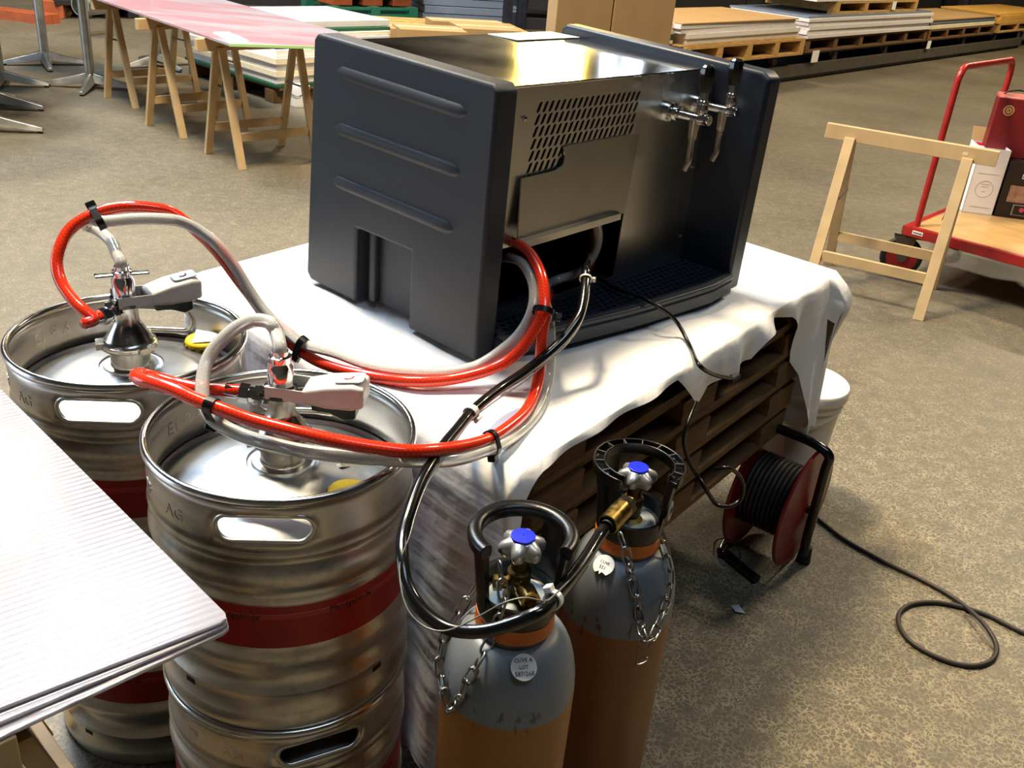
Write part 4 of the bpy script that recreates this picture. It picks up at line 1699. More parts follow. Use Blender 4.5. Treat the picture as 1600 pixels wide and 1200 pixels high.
# oval plate marked 10 on the rear guard
_a = math.radians(-22)
_c = V((.0575 * math.cos(_a), .0575 * math.sin(_a), 0.655 + .046))
_n = V((math.cos(_a), math.sin(_a), 0))
Mo = Matrix.Translation(_c + _n * .0) @ frame(_n, V((0, 0, 1)).cross(_n)).to_4x4()
ovl = [(.0125 * math.cos(2 * PI * i / 20) , .0165 * math.sin(2 * PI * i / 20)) for i in range(20)]
s = MB().prism(ovl, -.001, .0015, Mo).build('oval_plate', mat('pale oval plate', (176, 168, 164), .5), cy2, smooth=0)
text_part('10', .015, Mo @ Matrix.Translation((0, 0, .0017)), PRINT, s)

# brass hose connector screwed onto the rear cylinder
a_, b_ = ad(978, 790, 1.355), ad(946, 824, 1.312)
ux = (b_ - a_).normalized()
con = thing('hose_connector', 'brass hose connector screwed to the rear cylinder valve', 'connector', a_, 0, None, True)
MB().lathe([(.004, -.012), (.009, -.012), (.0095, .004), (.0148, .008), (.0152, .014), (.0152, .052), (.0135, .053), (.0125, .050), (.002, .030)], 24, a_, frame(ux)).build('sleeve', BRASS, con, smooth=40)
MB().lathe([(.013, -.004), (.0165, -.003), (.0165, .008), (.013, .009)], 6, a_, frame(ux)).build('nut', CHROME_W, con, smooth=20)
MB().lathe([(.0085, .02), (.0105, .022), (.0105, .05), (.0085, .056)], 16, a_, frame(ux)).build('grommet', RUBBER, con, smooth=40)


# chains
def make_link_mesh():
    b = MB()
    L_, W_ = .0135, .0066
    pts = []
    for i in range(16):
        a = 2 * PI * i / 16
        pts.append((W_ * math.cos(a), (L_ - W_) * (1 if math.sin(a) >= 0 else -1) + W_ * math.sin(a), 0))
    b.tube(pts, .0018, 6, closed=True, up=(0, 0, 1))
    return b


LINK = None
CHAINM = mat('zinc chain', (150, 148, 142), .3, 1, var=.2, vscale=60)


def chain(label, pts, group, hook=None):
    global LINK
    S_ = spline(pts, 12)
    t = thing('safety_chain', label, 'chain', pts[0], 0, group, True)
    if LINK is None:
        o_ = make_link_mesh().build('link', CHAINM, None, smooth=60)
        LINK = o_.data
        bpy.data.objects.remove(o_)
    acc = 0
    k = 0
    step = .0222
    nxt = 0
    for i in range(len(S_) - 1):
        seg = (S_[i + 1] - S_[i])
        ln = seg.length
        while acc + ln >= nxt:
            p = S_[i] + seg * ((nxt - acc) / ln)
            d = seg.normalized()
            M = frame(d.cross(V((.3, -.8, .5))).normalized(), d.cross(d.cross(V((.3, -.8, .5)))).normalized())
            yv = d
            zv = M.col[2]
            if k % 2:
                zv = d.cross(zv)
            xv = yv.cross(zv)
            o_ = bpy.data.objects.new('link', LINK)
            COL.objects.link(o_)
            o_.parent = t
            o_.matrix_parent_inverse = PINV[t.name]
            o_.matrix_basis = Matrix(((xv.x, yv.x, zv.x, p.x), (xv.y, yv.y, zv.y, p.y), (xv.z, yv.z, zv.z, p.z), (0, 0, 0, 1)))
            k += 1
            nxt += step
        acc += ln
    if hook:
        MB().tube(spline([V(h) for h in hook], 6), .0016, 6).build('hook', CHAINM, t, smooth=60)
    return t


def on1(px, py, C=C1, zn=.696, off=.006):
    P, n = shoulder(C, zn, px, py)
    return P + n * off


chain('zinc chain hanging in a loop at the left of the nearer cylinder', [ad(782, 893, 1.155), ad(787, 935, 1.155), ad(782, 958, 1.16), on1(770, 1000), on1(745, 1045), on1(732, 1068), on1(722, 1090), on1(706, 1104, off=.005), ad(698, 1090, 1.22), ad(690, 1070, 1.235), ad(687, 1030, 1.25), ad(693, 998, 1.255), ad(712, 965, 1.25), ad(735, 930, 1.25), ad(750, 908, 1.245)], 'chains hanging from the gas cylinders')
chain('zinc chain with an open hook at the right of the rear cylinder', [ad(972, 845, 1.37), ad(979, 866, 1.365), on1(986, 905, C2, .655), on1(993, 935, C2, .655), on1(998, 965, C2, .655, .004), ad(1003, 988, 1.40), ad(1010, 1000, 1.40), ad(1022, 990, 1.42), ad(1032, 965, 1.43), ad(1044, 930, 1.45), ad(1046, 890, 1.46), ad(1038, 858, 1.46), ad(1030, 838, 1.46), ad(1024, 822, 1.45)], 'chains hanging from the gas cylinders', [ad(998, 1000, 1.395), ad(996, 1020, 1.392), ad(994, 1036, 1.39), ad(1002, 1037, 1.39), ad(1012, 1031, 1.39), ad(1008, 1027, 1.392), ad(1000, 1031, 1.394)])

# ================================================================== CABLE REEL, CORDS, BUCKET
RO = nrm_front * .045
rA = az(1230, 778, .175) + RO
rB = az(1156, 746, .175) + RO
rA.z = rB.z = .170
rx = (rB - rA).normalized()
rr_ = .158
reel = thing('cable_reel', 'dark red cable reel in a black tube stand in front of the pallets', 'cable reel', ((rA + rB) / 2).to_tuple()[:2] + (0,), 0, None, True)
Mx = frame(rx, V((0, 0, 1)))
wid = (rB - rA).length
for q, sgn in ((rA, -1), (rB, 1)):
    b = MB()
    Mf = frame(rx * sgn, V((0, 0, 1)))
    b.lathe([(.012, .000), (.05, .000), (.06, .003), (.12, .003), (.156, .000), (.164, -.003), (.166, .001), (.163, .006), (.156, .006), (.12, .008), (.06, .008), (.05, .010), (.022, .012), (.012, .013)], 56, q, Mf)
    fl_ = b.build('flange', REDREEL, reel, smooth=40)
    MB().lathe([(.001, .024), (.012, .023), (.013, .012), (.013, .009)], 16, q, Mf).build('hub_cap', BLACK, fl_, smooth=40)
MB().lathe([(.07, 0), (.07, wid)], 40, rA, Mx, True).build('drum', BLACKM, reel)
# wound cable: separate turns
for layer, (rad, nn_) in enumerate(((.094, 11), (.086, 11))):
    b = MB()
    for k in range(nn_):
        x = wid * (k + .5) / nn_
        b.lathe([(rad + .0062 * math.cos(a), x + .0062 * math.sin(a)) for a in [2 * PI * i / 8 for i in range(9)]], 40, rA, Mx)
    if layer == 0:
        tag(b.build('wound_cable', CABLE, reel, smooth=80), kind='stuff')
    else:
        b.bm.free()
# frame
ax = rx
fw_ = V((PU.x, PU.y, 0))          # along the pallet front
oA = rA - ax * .03
oB = rB + ax * .03
gA = V((oA.x, oA.y, 0))
gB = V((oB.x, oB.y, 0))
tube_r = .0125
pts = spline([gA + fw_ * .02 + V((0, 0, .014)), gA + V((0, 0, .08)), oA, gA + V((0, 0, .29)), gA + V((0, 0, .335)), gA + ax * .04 + V((0, 0, .352)), gA.lerp(gB, .5) + V((0, 0, .355)), gB - ax * .04 + V((0, 0, .352)), gB + V((0, 0, .33)), gB + V((0, 0, .28)), oB, gB + V((0, 0, .05)), gB - fw_ * .01 + V((0, 0, .02))], 6)
MB().tube(pts, tube_r, 14).build('frame', BLACKG, reel, smooth=60)
p0 = az(1108, 850, .014) + RO * .8
p1 = az(1183, 905, .014)
pts = spline([gB - fw_ * .01 + V((0, 0, .02)), p0 + V((0, 0, 0)), p0.lerp(p1, .15), p0.lerp(p1, .6), p1], 6)
MB().tube(pts, tube_r, 14).build('foot_bar', BLACKG, reel, smooth=60)
MB().cyl(gA + fw_ * .02 + V((0, 0, .001)), gA + fw_ * .02 + V((0, 0, .05)), .019, .015, 14).build('foot', RUBBER, reel)
MB().cyl(gB + V((0, 0, .001)), gB + V((0, 0, .03)), .016, .014, 14).build('foot', RUBBER, reel)
MB().cyl(oA, oA + ax * .05, .009, n=12).build('axle', BLACK, reel)
# lead end looped over the drum
lead = spline([ap(1088, 628, fo - fn * .012, fn), ap(1079, 650, fo - fn * .004, fn), ap(1071, 672, fo, fn), ap(1069, 695, fo, fn), ap(1078, 724, fo + fn * .01, fn), ap(1094, 750, fo + fn * .03, fn), ap(1108, 773, fo + fn * .07, fn), ap(1120, 788, fo + fn * .11, fn), ap(1140, 791, fo + fn * .13, fn), ap(1157, 780, fo + fn * .14, fn), ap(1161, 760, fo + fn * .14, fn), ap(1152, 740, fo + fn * .13, fn), ap(1135, 731, fo + fn * .12, fn), ap(1118, 733, fo + fn * .1, fn)], 8)
tag(MB().tube(lead, .004, 8).build('reel_lead', BLACK, smooth=80), 'black lead hanging from behind the cloth flap to the cable reel', 'cable')

fcord = [(1245, 778, .05), (1262, 793, .025), (1280, 812, .0065), (1320, 843, .006), (1380, 877, .006), (1440, 906, .006), (1490, 934, .007), (1525, 962, .016), (1545, 985, .018), (1557, 1010, .008), (1551, 1030, .006), (1525, 1040, .006), (1490, 1036, .006), (1450, 1020, .006), (1420, 1000, .006), (1405, 977, .006), (1406, 957, .006), (1425, 944, .006), (1460, 941, .006), (1500, 948, .006), (1540, 960, .006), (1575, 977, .006), (1600, 989, .006), (1700, 1030, .006)]
S = spline([az(*p) for p in fcord], 8)
tag(MB().tube(S, .0058, 10).build('extension_cord', CABLE, smooth=80), 'dark extension cord looping across the speckled floor at the right', 'cable')
# two strips of bent wire/tie on the foot bar
q0 = az(1150, 878, .03)
b = MB()
loop = [az(1115, 868, .014), az(1118, 846, .04), az(1135, 842, .06), az(1152, 855, .06), az(1157, 875, .05), az(1152, 888, .026)]
tag(b.tube(spline(loop, 6), .0018, 6).build('loose_tie', BLACK, smooth=60), 'thin black loop of wire hooked on the foot of the cable reel', 'wire')

# bucket
bk = V((.812, 2.415, 0))
bkt = thing('bucket', 'white plastic bucket with a lid behind the cloth corner', 'bucket', bk, 0)
b = MB()
b.lathe([(.001, .004), (.088, .002), (.092, .006), (.1085, .30), (.1085, .345), (.112, .346), (.112, .325), (.1145, .326), (.1145, .348), (.1145, .362), (.108, .362), (.104, .35)], 56)
b.build('body', WHITEB, bkt, smooth=40)
b = MB()
b.lathe([(.121, .350), (.1225, .356), (.1225, .376), (.119, .381), (.114, .381), (.111, .377), (.001, .377)], 56)
b.build('lid', WHITEB, bkt, smooth=40)
b = MB()
hp = [(.119 * math.cos(a), .119 * math.sin(a), .335 - .05 * math.sin((a + PI * .2) % PI)) for a in [math.radians(-150 + 180 * i / 24) for i in range(25)]]
b.tube(hp, .0022, 6)
b.build('handle', WHITEB, bkt, smooth=60)

# scrap paper on the floor
p = az(1152, 953, .002)
b = MB()
b.mesh([(p.x - .014, p.y + .012, .003), (p.x + .004, p.y + .016, .006), (p.x + .018, p.y - .012, .003), (p.x - .008, p.y - .014, .008)], [(0, 1, 3), (1, 2, 3)])
tag(b.build('paper_scrap', mat('pale blue scrap', (176, 192, 204), .5), smooth=0, solid=.0006), 'torn scrap of paper on the floor below the reel stand', 'scrap')
p = az(1146, 878, .002)


# ================================================================== TRESTLES
def make_trestle(label, loc, rz, H, BL_, FL_, spread, group, proto_name='trestle', m=WOODT):
    t = thing(proto_name, label, 'trestle', loc, rz, group)
    MB().box((0, 0, H - .0325), (BL_, .034, .065)).build('beam', m, t, smooth=0, bevel=.002)
    hb = H - .066
    for sx in (-1, 1):
        for sy in (-1, 1):
            x = sx * FL_ / 2
            a = V((x, sy * spread / 2, 0))
            c = V((x, sy * .028, hb + .02))
            d = (c - a)
            # leg cut level at the floor
            wv, tv = .045, .022
            b = MB()
            b.hexa([a + V((-wv / 2, -tv / 2 - .002, 0)), a + V((wv / 2, -tv / 2 - .002, 0)), a + V((wv / 2, tv / 2 + .002, 0)), a + V((-wv / 2, tv / 2 + .002, 0)),
                    c + V((-wv / 2, -tv / 2, 0)), c + V((wv / 2, -tv / 2, 0)), c + V((wv / 2, tv / 2, 0)), c + V((-wv / 2, tv / 2, 0))])
            b.build('leg', m, t, smooth=0, bevel=.0015)
    for sy in (-1, 1):
        z_ = .17
        y = sy * (spread / 2 + (.022 - spread / 2) * z_ / hb + .0 * sy)
        MB().box((0, y, z_), (FL_ - .046, .02, .048)).build('rail', m, t, smooth=0, bevel=.0015)
    for sx in (-1, 1):
        z_ = .42
        y = (spread / 2 + (.022 - spread / 2) * z_ / hb)
        MB().box((sx * (FL_ / 2 - .026), 0, z_), (.003, 2 * y, .012)).build('brace', STEELG, t, smooth=0)
    return t


bl, br_ = az(1292, 200, .70), az(1560, 246, .70)
mid = (bl + br_) / 2
ang = math.atan2((br_ - bl).y, (br_ - bl).x)
tr_r = make_trestle('pale wooden trestle standing alone beside the red trolley', (mid.x, mid.y, 0), ang, .725, (br_ - bl).length, (br_ - bl).length - .23, .50, None)
q = MB()
ctr = V(((br_ - bl).length / 2 - .13, -.0175, .695))
q.prism(rrect(0, 0, .024, .014, .006), 0, .001, Matrix.Translation(ctr) @ frame(V((0, -1, 0)), V((1, 0, 0))).to_4x4())
q.build('round_sticker', mat('pale round sticker', (214, 200, 170), .5), tr_r, smooth=0)

TZ2 = .70
ta = make_trestle('pale trestle under the near end of the pink table sheet', (0, 0, 0), 0, TZ2 - .008, .78, .50, .40, 'trestles carrying the pink sheet')


def put_trestle(o_, px_fl, px_fr, px_bl):
    fl_, fr_, bl_ = az(*px_fl, 0), az(*px_fr, 0), az(*px_bl, 0)
    d = (fr_ - fl_)
    return d, fl_, fr_, bl_


c_ = (az(334, 241, 0) + az(381, 264, 0) + az(439, 228, 0) + az(483, 250, 0)) / 4
ta.location = (c_.x, c_.y, 0)
ta.rotation_euler = (0, 0, math.radians(46))
f1, f2, b1 = az(277, 225, 0), az(401, 195, 0), az(217, 204, 0)
c_ = (f1 + f2) / 2 + (b1 - f1) / 2
again(ta, 'second trestle from the near end of the pink table sheet', (c_.x, c_.y, 0), math.radians(52))
f1, b1 = az(208, 176, 0), az(161, 169, 0)
f2, b2 = az(313, 150, 0), az(268, 134, 0)
c_ = (f1 + f2 + b1 + b2) / 4
again(ta, 'farthest trestle under the pink table sheet', (c_.x, c_.y, 0), math.radians(50))
# printed sheet on them
nc = az(358, 72, TZ2)
lc = az(150, 0, TZ2)
ldir = (lc - nc).normalized()
nd = (az(488, 76, TZ2) - nc).normalized()
e = nc + nd * .95
far_l = nc + ldir * 3.0
far_r = e + ldir * 3.0
pk = thing('table_sheet', 'long pink streaked clear sheet lying on trestles at the back left', 'sheet', (nc + far_r) / 2, 0, None, True)
b = MB()
b.hexa([V((p.x, p.y, TZ2)) for p in (nc, e, far_r, far_l)] + [V((p.x, p.y, TZ2 + .012)) for p in (nc, e, far_r, far_l)])
b.build('sheet', PINK, pk, smooth=0)
b = MB()
b.bar(nc + V((0, 0, .006)) + ldir * -.003, e + V((0, 0, .006)) + ldir * -.003, .014, .008, V((0, 0, 1)))
b.build('green_edge', GREENE, pk, smooth=0)
pp = [az(*p, TZ2 + .013) for p in ((333, 51), (356, 50), (389, 64), (366, 67))]
b = MB()
b.hexa([V((p.x, p.y, TZ2 + .0125)) for p in pp] + [V((p.x, p.y, TZ2 + .016)) for p in pp])
tag(b.build('paper_sheet', PAPER, smooth=0), 'white sheet of paper at the near corner of the pink sheet', 'paper')


# ------------------------------------------------------------------ bar table bases
def bar_table(label, px, py, rz, knob=False):
    p = az(px, py, 0)
    t = thing('bar_table', label, 'table', (p.x, p.y, 0), rz, 'chrome legged bar tables')
    b = MB()
    for k in range(4):
        a = k * PI / 2
        d = V((math.cos(a), math.sin(a), 0))
        s_ = V((-d.y, d.x, 0))
        rows_ = []
        for (r_, hw, z0, z1) in ((.02, .038, .045, .115), (.12, .033, .03, .085), (.24, .026, .018, .055), (.325, .019, .012, .034)):
            rows_.append([d * r_ - s_ * hw + V((0, 0, z0)), d * r_ + s_ * hw + V((0, 0, z0)), d * r_ + s_ * hw * .5 + V((0, 0, z1)), d * r_ - s_ * hw * .5 + V((0, 0, z1))])
        b = MB()
        b.rings(rows_, True, True)
        lg = b.build('base_arm', ALU, t, smooth=40, bevel=.003)
        MB().cyl(d * .305, d * .305 + V((0, 0, .016)), .016, n=12).build('glide', RUBBER, lg)
    MB().cyl((0, 0, .05), (0, 0, 1.06), .036, n=24).build('column', ALU, t)
    MB().lathe([(.001, 1.06), (.34, 1.06), (.35, 1.067), (.35, 1.085), (.34, 1.09), (.001, 1.09)], 40).build('table_top', mat('dark table top', (40, 36, 34), .4), t, smooth=40)
    return t


bt1 = bar_table('chrome bar table base with the tall column at the far left', 72, 102, .55)
for lab, px, py, rz in (('chrome bar table whose column stands behind the left trestle', 143, 138, .2), ('chrome bar table base behind the trestles of the pink sheet', 250, 104, .9), ('chrome bar table base cut by the left edge, upper of two', 2, 134, .3), ('chrome bar table base cut by the left edge, lower of two', -10, 168, .1), ('chrome bar table foot lowest at the left edge', -22, 205, .25)):
    q_ = az(px, py, 0)
    again(bt1, lab, (q_.x, q_.y, 0), rz)

# ================================================================== CLEAR FLUTED SHEETS (front left)
SZH = .745
e0 = az(361, 966, SZH + .012)
e1_ = az(0, 606, SZH + .012)
e2_ = az(0, 1106, SZH + .012)
dR = (e1_ - e0).normalized()
dF = (e2_ - e0).normalized()
FLUTE = flute_mat(dF)
EDGE = mat('clear plastic edge', (236, 232, 230), .2, 0, trans=.12, coat=.5)
zc = SZH - .012
labs = ['uppermost clear fluted plastic sheet at the lower left', 'middle clear fluted plastic sheet, second from the top at lower left', 'lowest clear fluted plastic sheet of the stack at lower left']
for k in range(3):
    zt = SZH + .012 - k * .0054
    zb_ = zt - .0050
    dFk = V((dF.x, dF.y, 0))
    dFk.rotate(Euler((0, 0, math.radians(2.6 * k))))
    ofs = V((0, 0, 0)) - dR * (.002 * k)
    pts = []
    c = V((e0.x, e0.y, 0)) + ofs
    # rounded near corner
    rc = .012
    poly = [c + dR * rc, c + dR * rc * .3 + dFk * rc * .3, c + dFk * rc, c + dFk * 1.0, c + dFk * 1.0 + dR * 1.1, c + dR * 1.1]
    t = thing('plastic_sheet', labs[k], 'sheet', (c.x, c.y, zb_), 0, 'clear fluted sheets at lower left', True)
    MB().prism([(p.x, p.y) for p in poly], zb_, zt).build('panel', FLUTE, t, smooth=0, bevel=.0008)
# trestle carrying them
tz = SZH + .012 - 3 * .0054 + .0004 - .0006
cc = e0 + dR * .42 + dF * .30 + V((.075, 0, 0))
tf = make_trestle('wooden trestle below the clear sheets with a dark steel brace', (cc.x, cc.y, 0), math.atan2(dR.y, dR.x), tz, .8, .68, .46, None)

# ================================================================== RED TROLLEY WITH BOXES
DZ = .262
tc0 = az(1412, 352, DZ)
tfr = az(1600, 403, DZ)
tx = (tfr - tc0).normalized()
ty = V((-tx.y, tx.x, 0))
ta_ = math.atan2(tx.y, tx.x)
trol = thing('trolley', 'red platform trolley with plywood deck at the right edge', 'trolley', (tc0.x, tc0.y, 0), ta_)
TL, TW = 1.1, .84
MB().box((TL / 2, TW / 2, DZ - .006), (TL - .06, TW - .06, .012)).build('deck', PLY, trol, smooth=0)
for nm, c, d in (('side_rail', (TL / 2, .016, DZ - .022), (TL, .032, .048)), ('side_rail', (TL / 2, TW - .016, DZ - .022), (TL, .032, .048)), ('end_rail', (.016, TW / 2, DZ - .022), (.032, TW - .066, .048)), ('end_rail', (TL - .016, TW / 2, DZ - .022), (.032, TW - .066, .048))):
    r_ = MB().box(c, d).build(nm, REDP, trol, smooth=0, bevel=.003)
    if nm == 'side_rail' and c[1] < .1:
        MB().box((-.002, .016, DZ - .022), (.004, .022, .036)).build('tube_end', BLACKM, r_, smooth=0)
        lab_ = MB().box((.075, -.001, DZ - .02), (.05, .002, .018)).build('maker_plate', PAPER, r_, smooth=0)
        kk = MB()
        for i in range(7):
            kk.box((.057 + i * .006, -.0024, DZ - .02), (.0035, .001, .009))
        kk.build('plate_print', PRINT, lab_, smooth=0)
hx = .045
pts = spline([(hx, .05, DZ - .01), (hx, .05, .5), (hx, .05, .88), (hx, .055, .96), (hx, .09, 1.0), (hx, .15, 1.005), (hx, TW / 2, 1.005), (hx, TW - .15, 1.005), (hx, TW - .09, 1.0), (hx, TW - .055, .96), (hx, TW - .05, .88), (hx, TW - .05, .5), (hx, TW - .05, DZ - .01)], 6)
MB().tube(pts, .0155, 14).build('handle', REDP, trol, smooth=60)
for (x, y) in ((.06, .06), (.06, TW - .06), (TL - .12, .08), (TL - .12, TW - .08)):
    yaw = .5 if y < .2 else -.4
    d = V((math.cos(PI + yaw), math.sin(PI + yaw), 0))
    s_ = V((-d.y, d.x, 0))
    ctr = V((x, y, .1)) + d * .05
    b = MB()
    b.lathe([(.02, -.018), (.078, -.018), (.088, -.019), (.097, -.016), (.1, -.008), (.1, .008), (.097, .016), (.088, .019), (.078, .018), (.02, .018)], 40, ctr, frame(s_))
    wh = b.build('wheel', RUBBER, trol, smooth=40)
    MB().lathe([(.001, -.021), (.03, -.021), (.07, -.0185), (.074, -.0185), (.074, .0185), (.07, .0185), (.03, .021), (.001, .021)], 32, ctr, frame(s_)).build('wheel_hub', REDP, wh, smooth=40)
    b = MB()
    for sg in (-1, 1):
        o_ = s_ * (sg * .026)
        b.prism([(0, -.02), (.02, -.01), (.045, .105), (-.055, .105), (-.02, -.01)], -.0015, .0015, Matrix.Translation(ctr + o_) @ Matrix(((-d.x, 0, s_.x, 0), (-d.y, 0, s_.y, 0), (0, 1, 0, 0), (0, 0, 0, 1))))
    b.box(V((x, y, .207)), (.09, .075, .006), Matrix.Rotation(yaw, 3, 'Z'))
    b.build('castor_fork', STEELG, trol, smooth=0)


def carton(name, label, origin, rz, wd, dp_, ht, m, open_top=False, group=None):
    t = thing(name, label, 'box', origin, rz, group)
    th = .004
    if not open_top:
        MB().box((wd / 2, dp_ / 2, ht / 2), (wd, dp_, ht)).build('body', m, t, smooth=0, bevel=.002)
    else:
        b = MB()
        for c, d in (((wd / 2, th / 2, ht / 2), (wd, th, ht)), ((wd / 2, dp_ - th / 2, ht / 2), (wd, th, ht)), ((th / 2, dp_ / 2, ht / 2), (th, dp_, ht)), ((wd - th / 2, dp_ / 2, ht / 2), (th, dp_, ht)), ((wd / 2, dp_ / 2, th / 2), (wd, dp_, th))):
            b.box(c, d)
        b.build('body', m, t, smooth=0)
    return t


def trl(x, y, z=DZ):
    P = V((tc0.x, tc0.y, 0)) + tx * x + ty * y
    return V((P.x, P.y, z))


c0_ = az(1502, 331, DZ)
c1_ = az(1549, 337, DZ)
rz_ = math.atan2((c1_ - c0_).y, (c1_ - c0_).x)
cw_ = (c1_ - c0_).length
PAPERC = mat('white printed carton', (222, 220, 220), .5, 0, var=.03, vscale=12)
t = carton('carton', 'open white carton with red and white wrappers on the trolley', (c0_.x, c0_.y, DZ), rz_, cw_, .20, .335, PAPERC, True)
b = MB()
b.hexa([V(p) for p in ((cw_, .196, .335), (0, .196, .335), (0, .2, .335), (cw_, .2, .335), (cw_, .226, .40), (0, .226, .40), (0, .23, .40), (cw_, .23, .40))])
b.build('back_flap', CARD, t, smooth=0)
# wrapped packets inside
b = MB()
b.box((cw_ / 2, .085, .225), (cw_ - .012, .15, .19))
b.build('wrapped_packet', PAPER, t, smooth=0, bevel=.02, seg=3)
b = MB()
b.box((cw_ / 2, .17, .235), (cw_ - .012, .022, .19))
b.build('red_wrapper', PRINTR, t, smooth=0, bevel=.01)
# ring of print on the front
b = MB()
ringp = [(cw_ * .5 + .042 * math.cos(2 * PI * i / 28), .13 + .042 * math.sin(2 * PI * i / 28)) for i in range(28)]
b.tube([(x, -.0006, z_) for x, z_ in ringp], .001, 4, closed=True, up=(0, 1, 0))
for z_, x0, x1 in ((.155, .35, .66), (.142, .4, .6), (.118, .45, .56), (.208, .15, .85), (.036, .2, .85)):
    b.box((cw_ * (x0 + x1) / 2, -.0004, z_), (cw_ * (x1 - x0), .0012, .002))
tag(b.build('faint_print', mat('faint carton print', (170, 150, 152), .6), t, smooth=0), kind='stuff')
BLK = mat('black printed box', (34, 28, 26), .45, 0, var=.1, vscale=20)
bo = c1_ + (c1_ - c0_).normalized() * .012
t = carton('black_box', 'black printed box with a photo panel, right of the white carton', (bo.x, bo.y, DZ), rz_ - .02, .34, .20, .285, BLK)
b = MB()
b.box((.185, -.0008, .125), (.30, .0016, .085))
b.build('photo_panel', mat('brown photo print', (150, 116, 98), .5, 0, var=.35, vscale=26), t, smooth=0)
MB().box((.13, -.001, .045), (.11, .002, .055)).build('badge', mat('badge frame', (150, 140, 140), .5), t, smooth=0)
MB().box((.13, -.0015, .045), (.10, .003, .047)).build('badge_field', BLK, t, smooth=0)
b = MB()
b.lathe([(.001, 0), (.012, 0), (.012, .001), (.001, .001)], 16, (.12, -.0035, .048), frame(V((0, -1, 0))))
b.build('badge_mark', mat('pink mark', (190, 70, 100), .5), t, smooth=0)
text_part('DER', .034, Matrix.Translation((.105, -.001, .215)) @ Matrix.Rotation(PI / 2, 4, 'X'), PRINTW, t)
ro = ap(1549, 197, bo + V((-.02, .11, 0)), V((0, 1, 0)))
RZ0 = DZ + .287
DRED = mat('dark red box', (112, 26, 30), .42, 0, var=.08, vscale=12)
t = carton('red_box', 'dark red box with a round gold emblem standing on the black box', (ro.x, ro.y, RZ0), rz_ - .05, .36, .085, .50, DRED)
top_ = ap(1556, 152, ro, V((0, 1, 0))).z - RZ0
t.children[0].data.transform(Matrix.Diagonal((1, 1, top_ / .50, 1)))
em = ap(1575, 172, ro, V((0, 1, 0)))
GOLD = mat('gold print', (214, 184, 120), .4, .3)
b = MB()
b.lathe([(.001, 0), (.026, 0), (.026, .0012), (.001, .0012)], 28, (em.x - ro.x, -.002, em.z - RZ0), frame(V((0, -1, 0))))
e_ = b.build('emblem', GOLD, t, smooth=0)
b = MB()
b.lathe([(.015, .0014), (.020, .0014), (.020, .0018), (.015, .0018)], 24, (em.x - ro.x, -.002, em.z - RZ0), frame(V((0, -1, 0))))
EX = em.x - ro.x
b.tube([(EX - .006, -.004, em.z - RZ0 - .006), (EX - .002, -.004, em.z - RZ0 + .006), (EX, -.004, em.z - RZ0), (EX + .003, -.004, em.z - RZ0 + .007), (EX + .006, -.004, em.z - RZ0 - .005)], .0014, 5)
b.build('emblem_ring', DRED, e_, smooth=0)
b = MB()
b.hexa([V(p) for p in ((0, 0, top_), (.36, 0, top_), (.36, .08, top_), (0, .08, top_), (0, .0, top_ + .004), (.36, 0, top_ + .004), (.36, .08, top_ + .02), (0, .08, top_ + .02))])
b.build('lid_flap', mat('faded red card', (170, 84, 76), .55), t, smooth=0)
b = MB()
b.tube(spline([(.02, .06, top_ + .01), (.05, .05, top_ + .03), (.10, .04, top_ + .04), (.16, .03, top_ + .03)], 6), .004, 6)
b.build('strap', BLACK, t, smooth=60)
# ================================================================== RIGHT-HAND PALLET ROW
P0 = V((2.67, 10.96, 0))
D0 = V((.629, .777, 0)).normalized()
M0 = V((-D0.y, D0.x, 0))
A0 = math.atan2(D0.y, D0.x)


def rowp(t_, dpt, z):
    return P0 + D0 * t_ + M0 * dpt + V((0, 0, z))


def long_pallet(label, t_, dpt, z, L_, W_, H_, nb, m, group, ragged=False):
    o0 = rowp(t_, dpt, z)
    t = thing('long_pallet', label, 'pallet', o0, A0, group)
    MB().box((L_ / 2, .05, H_ - .012), (L_, .1, .024)).build('front_board', m, t, smooth=0)
    MB().box((L_ / 2, .05, .012), (L_, .1, .024)).build('bottom_board', m, t, smooth=0)
    for k in range(6):
        MB().box((L_ / 2, .19 + k * (W_ - .2) / 5.2, H_ - .012), (L_, .1, .024)).build('deck_board', m, t, smooth=0)
    for k in range(nb):
        MB().box((.05 + (L_ - .1) * k / (nb - 1), W_ / 2, H_ / 2), (.1, W_, H_ - .05)).build('block', m, t, smooth=0)
    return t


ORD = ['lowest', 'second', 'third', 'fourth', 'fifth', 'sixth']


def name_stack(objs, label):
    n_ = len(objs)
    for k, o_ in enumerate(objs):
        o_['label'] = ('lowest ' if k == 0 else 'topmost ' if k == n_ - 1 else ORD[k] + ' from the bottom, ') + label


def panels(group, label, t_, dpt, z, L_, W_, items):
    """stack of flat sheets, bottom up: (thickness, material, dx, dy)"""
    seen = []
    for k, (th, m, dx, dy, *lab) in enumerate(items):
        o0 = rowp(t_ + dx, dpt + dy, z)
        t = MB().box((L_ / 2, W_ / 2, th / 2), (L_, W_, th)).build('panel', m, None, smooth=0, bevel=.003)
        t.location = o0
        t.rotation_euler = (0, 0, A0 + (random.random() - .5) * .01)
        tag(t, lab[0] if lab else label, 'panel', None if lab else group)
        z += th + .001
        if not lab:
            seen.append(t)
    name_stack(seen, label)
    return z


GP = 'pallets along the right-hand stack row'
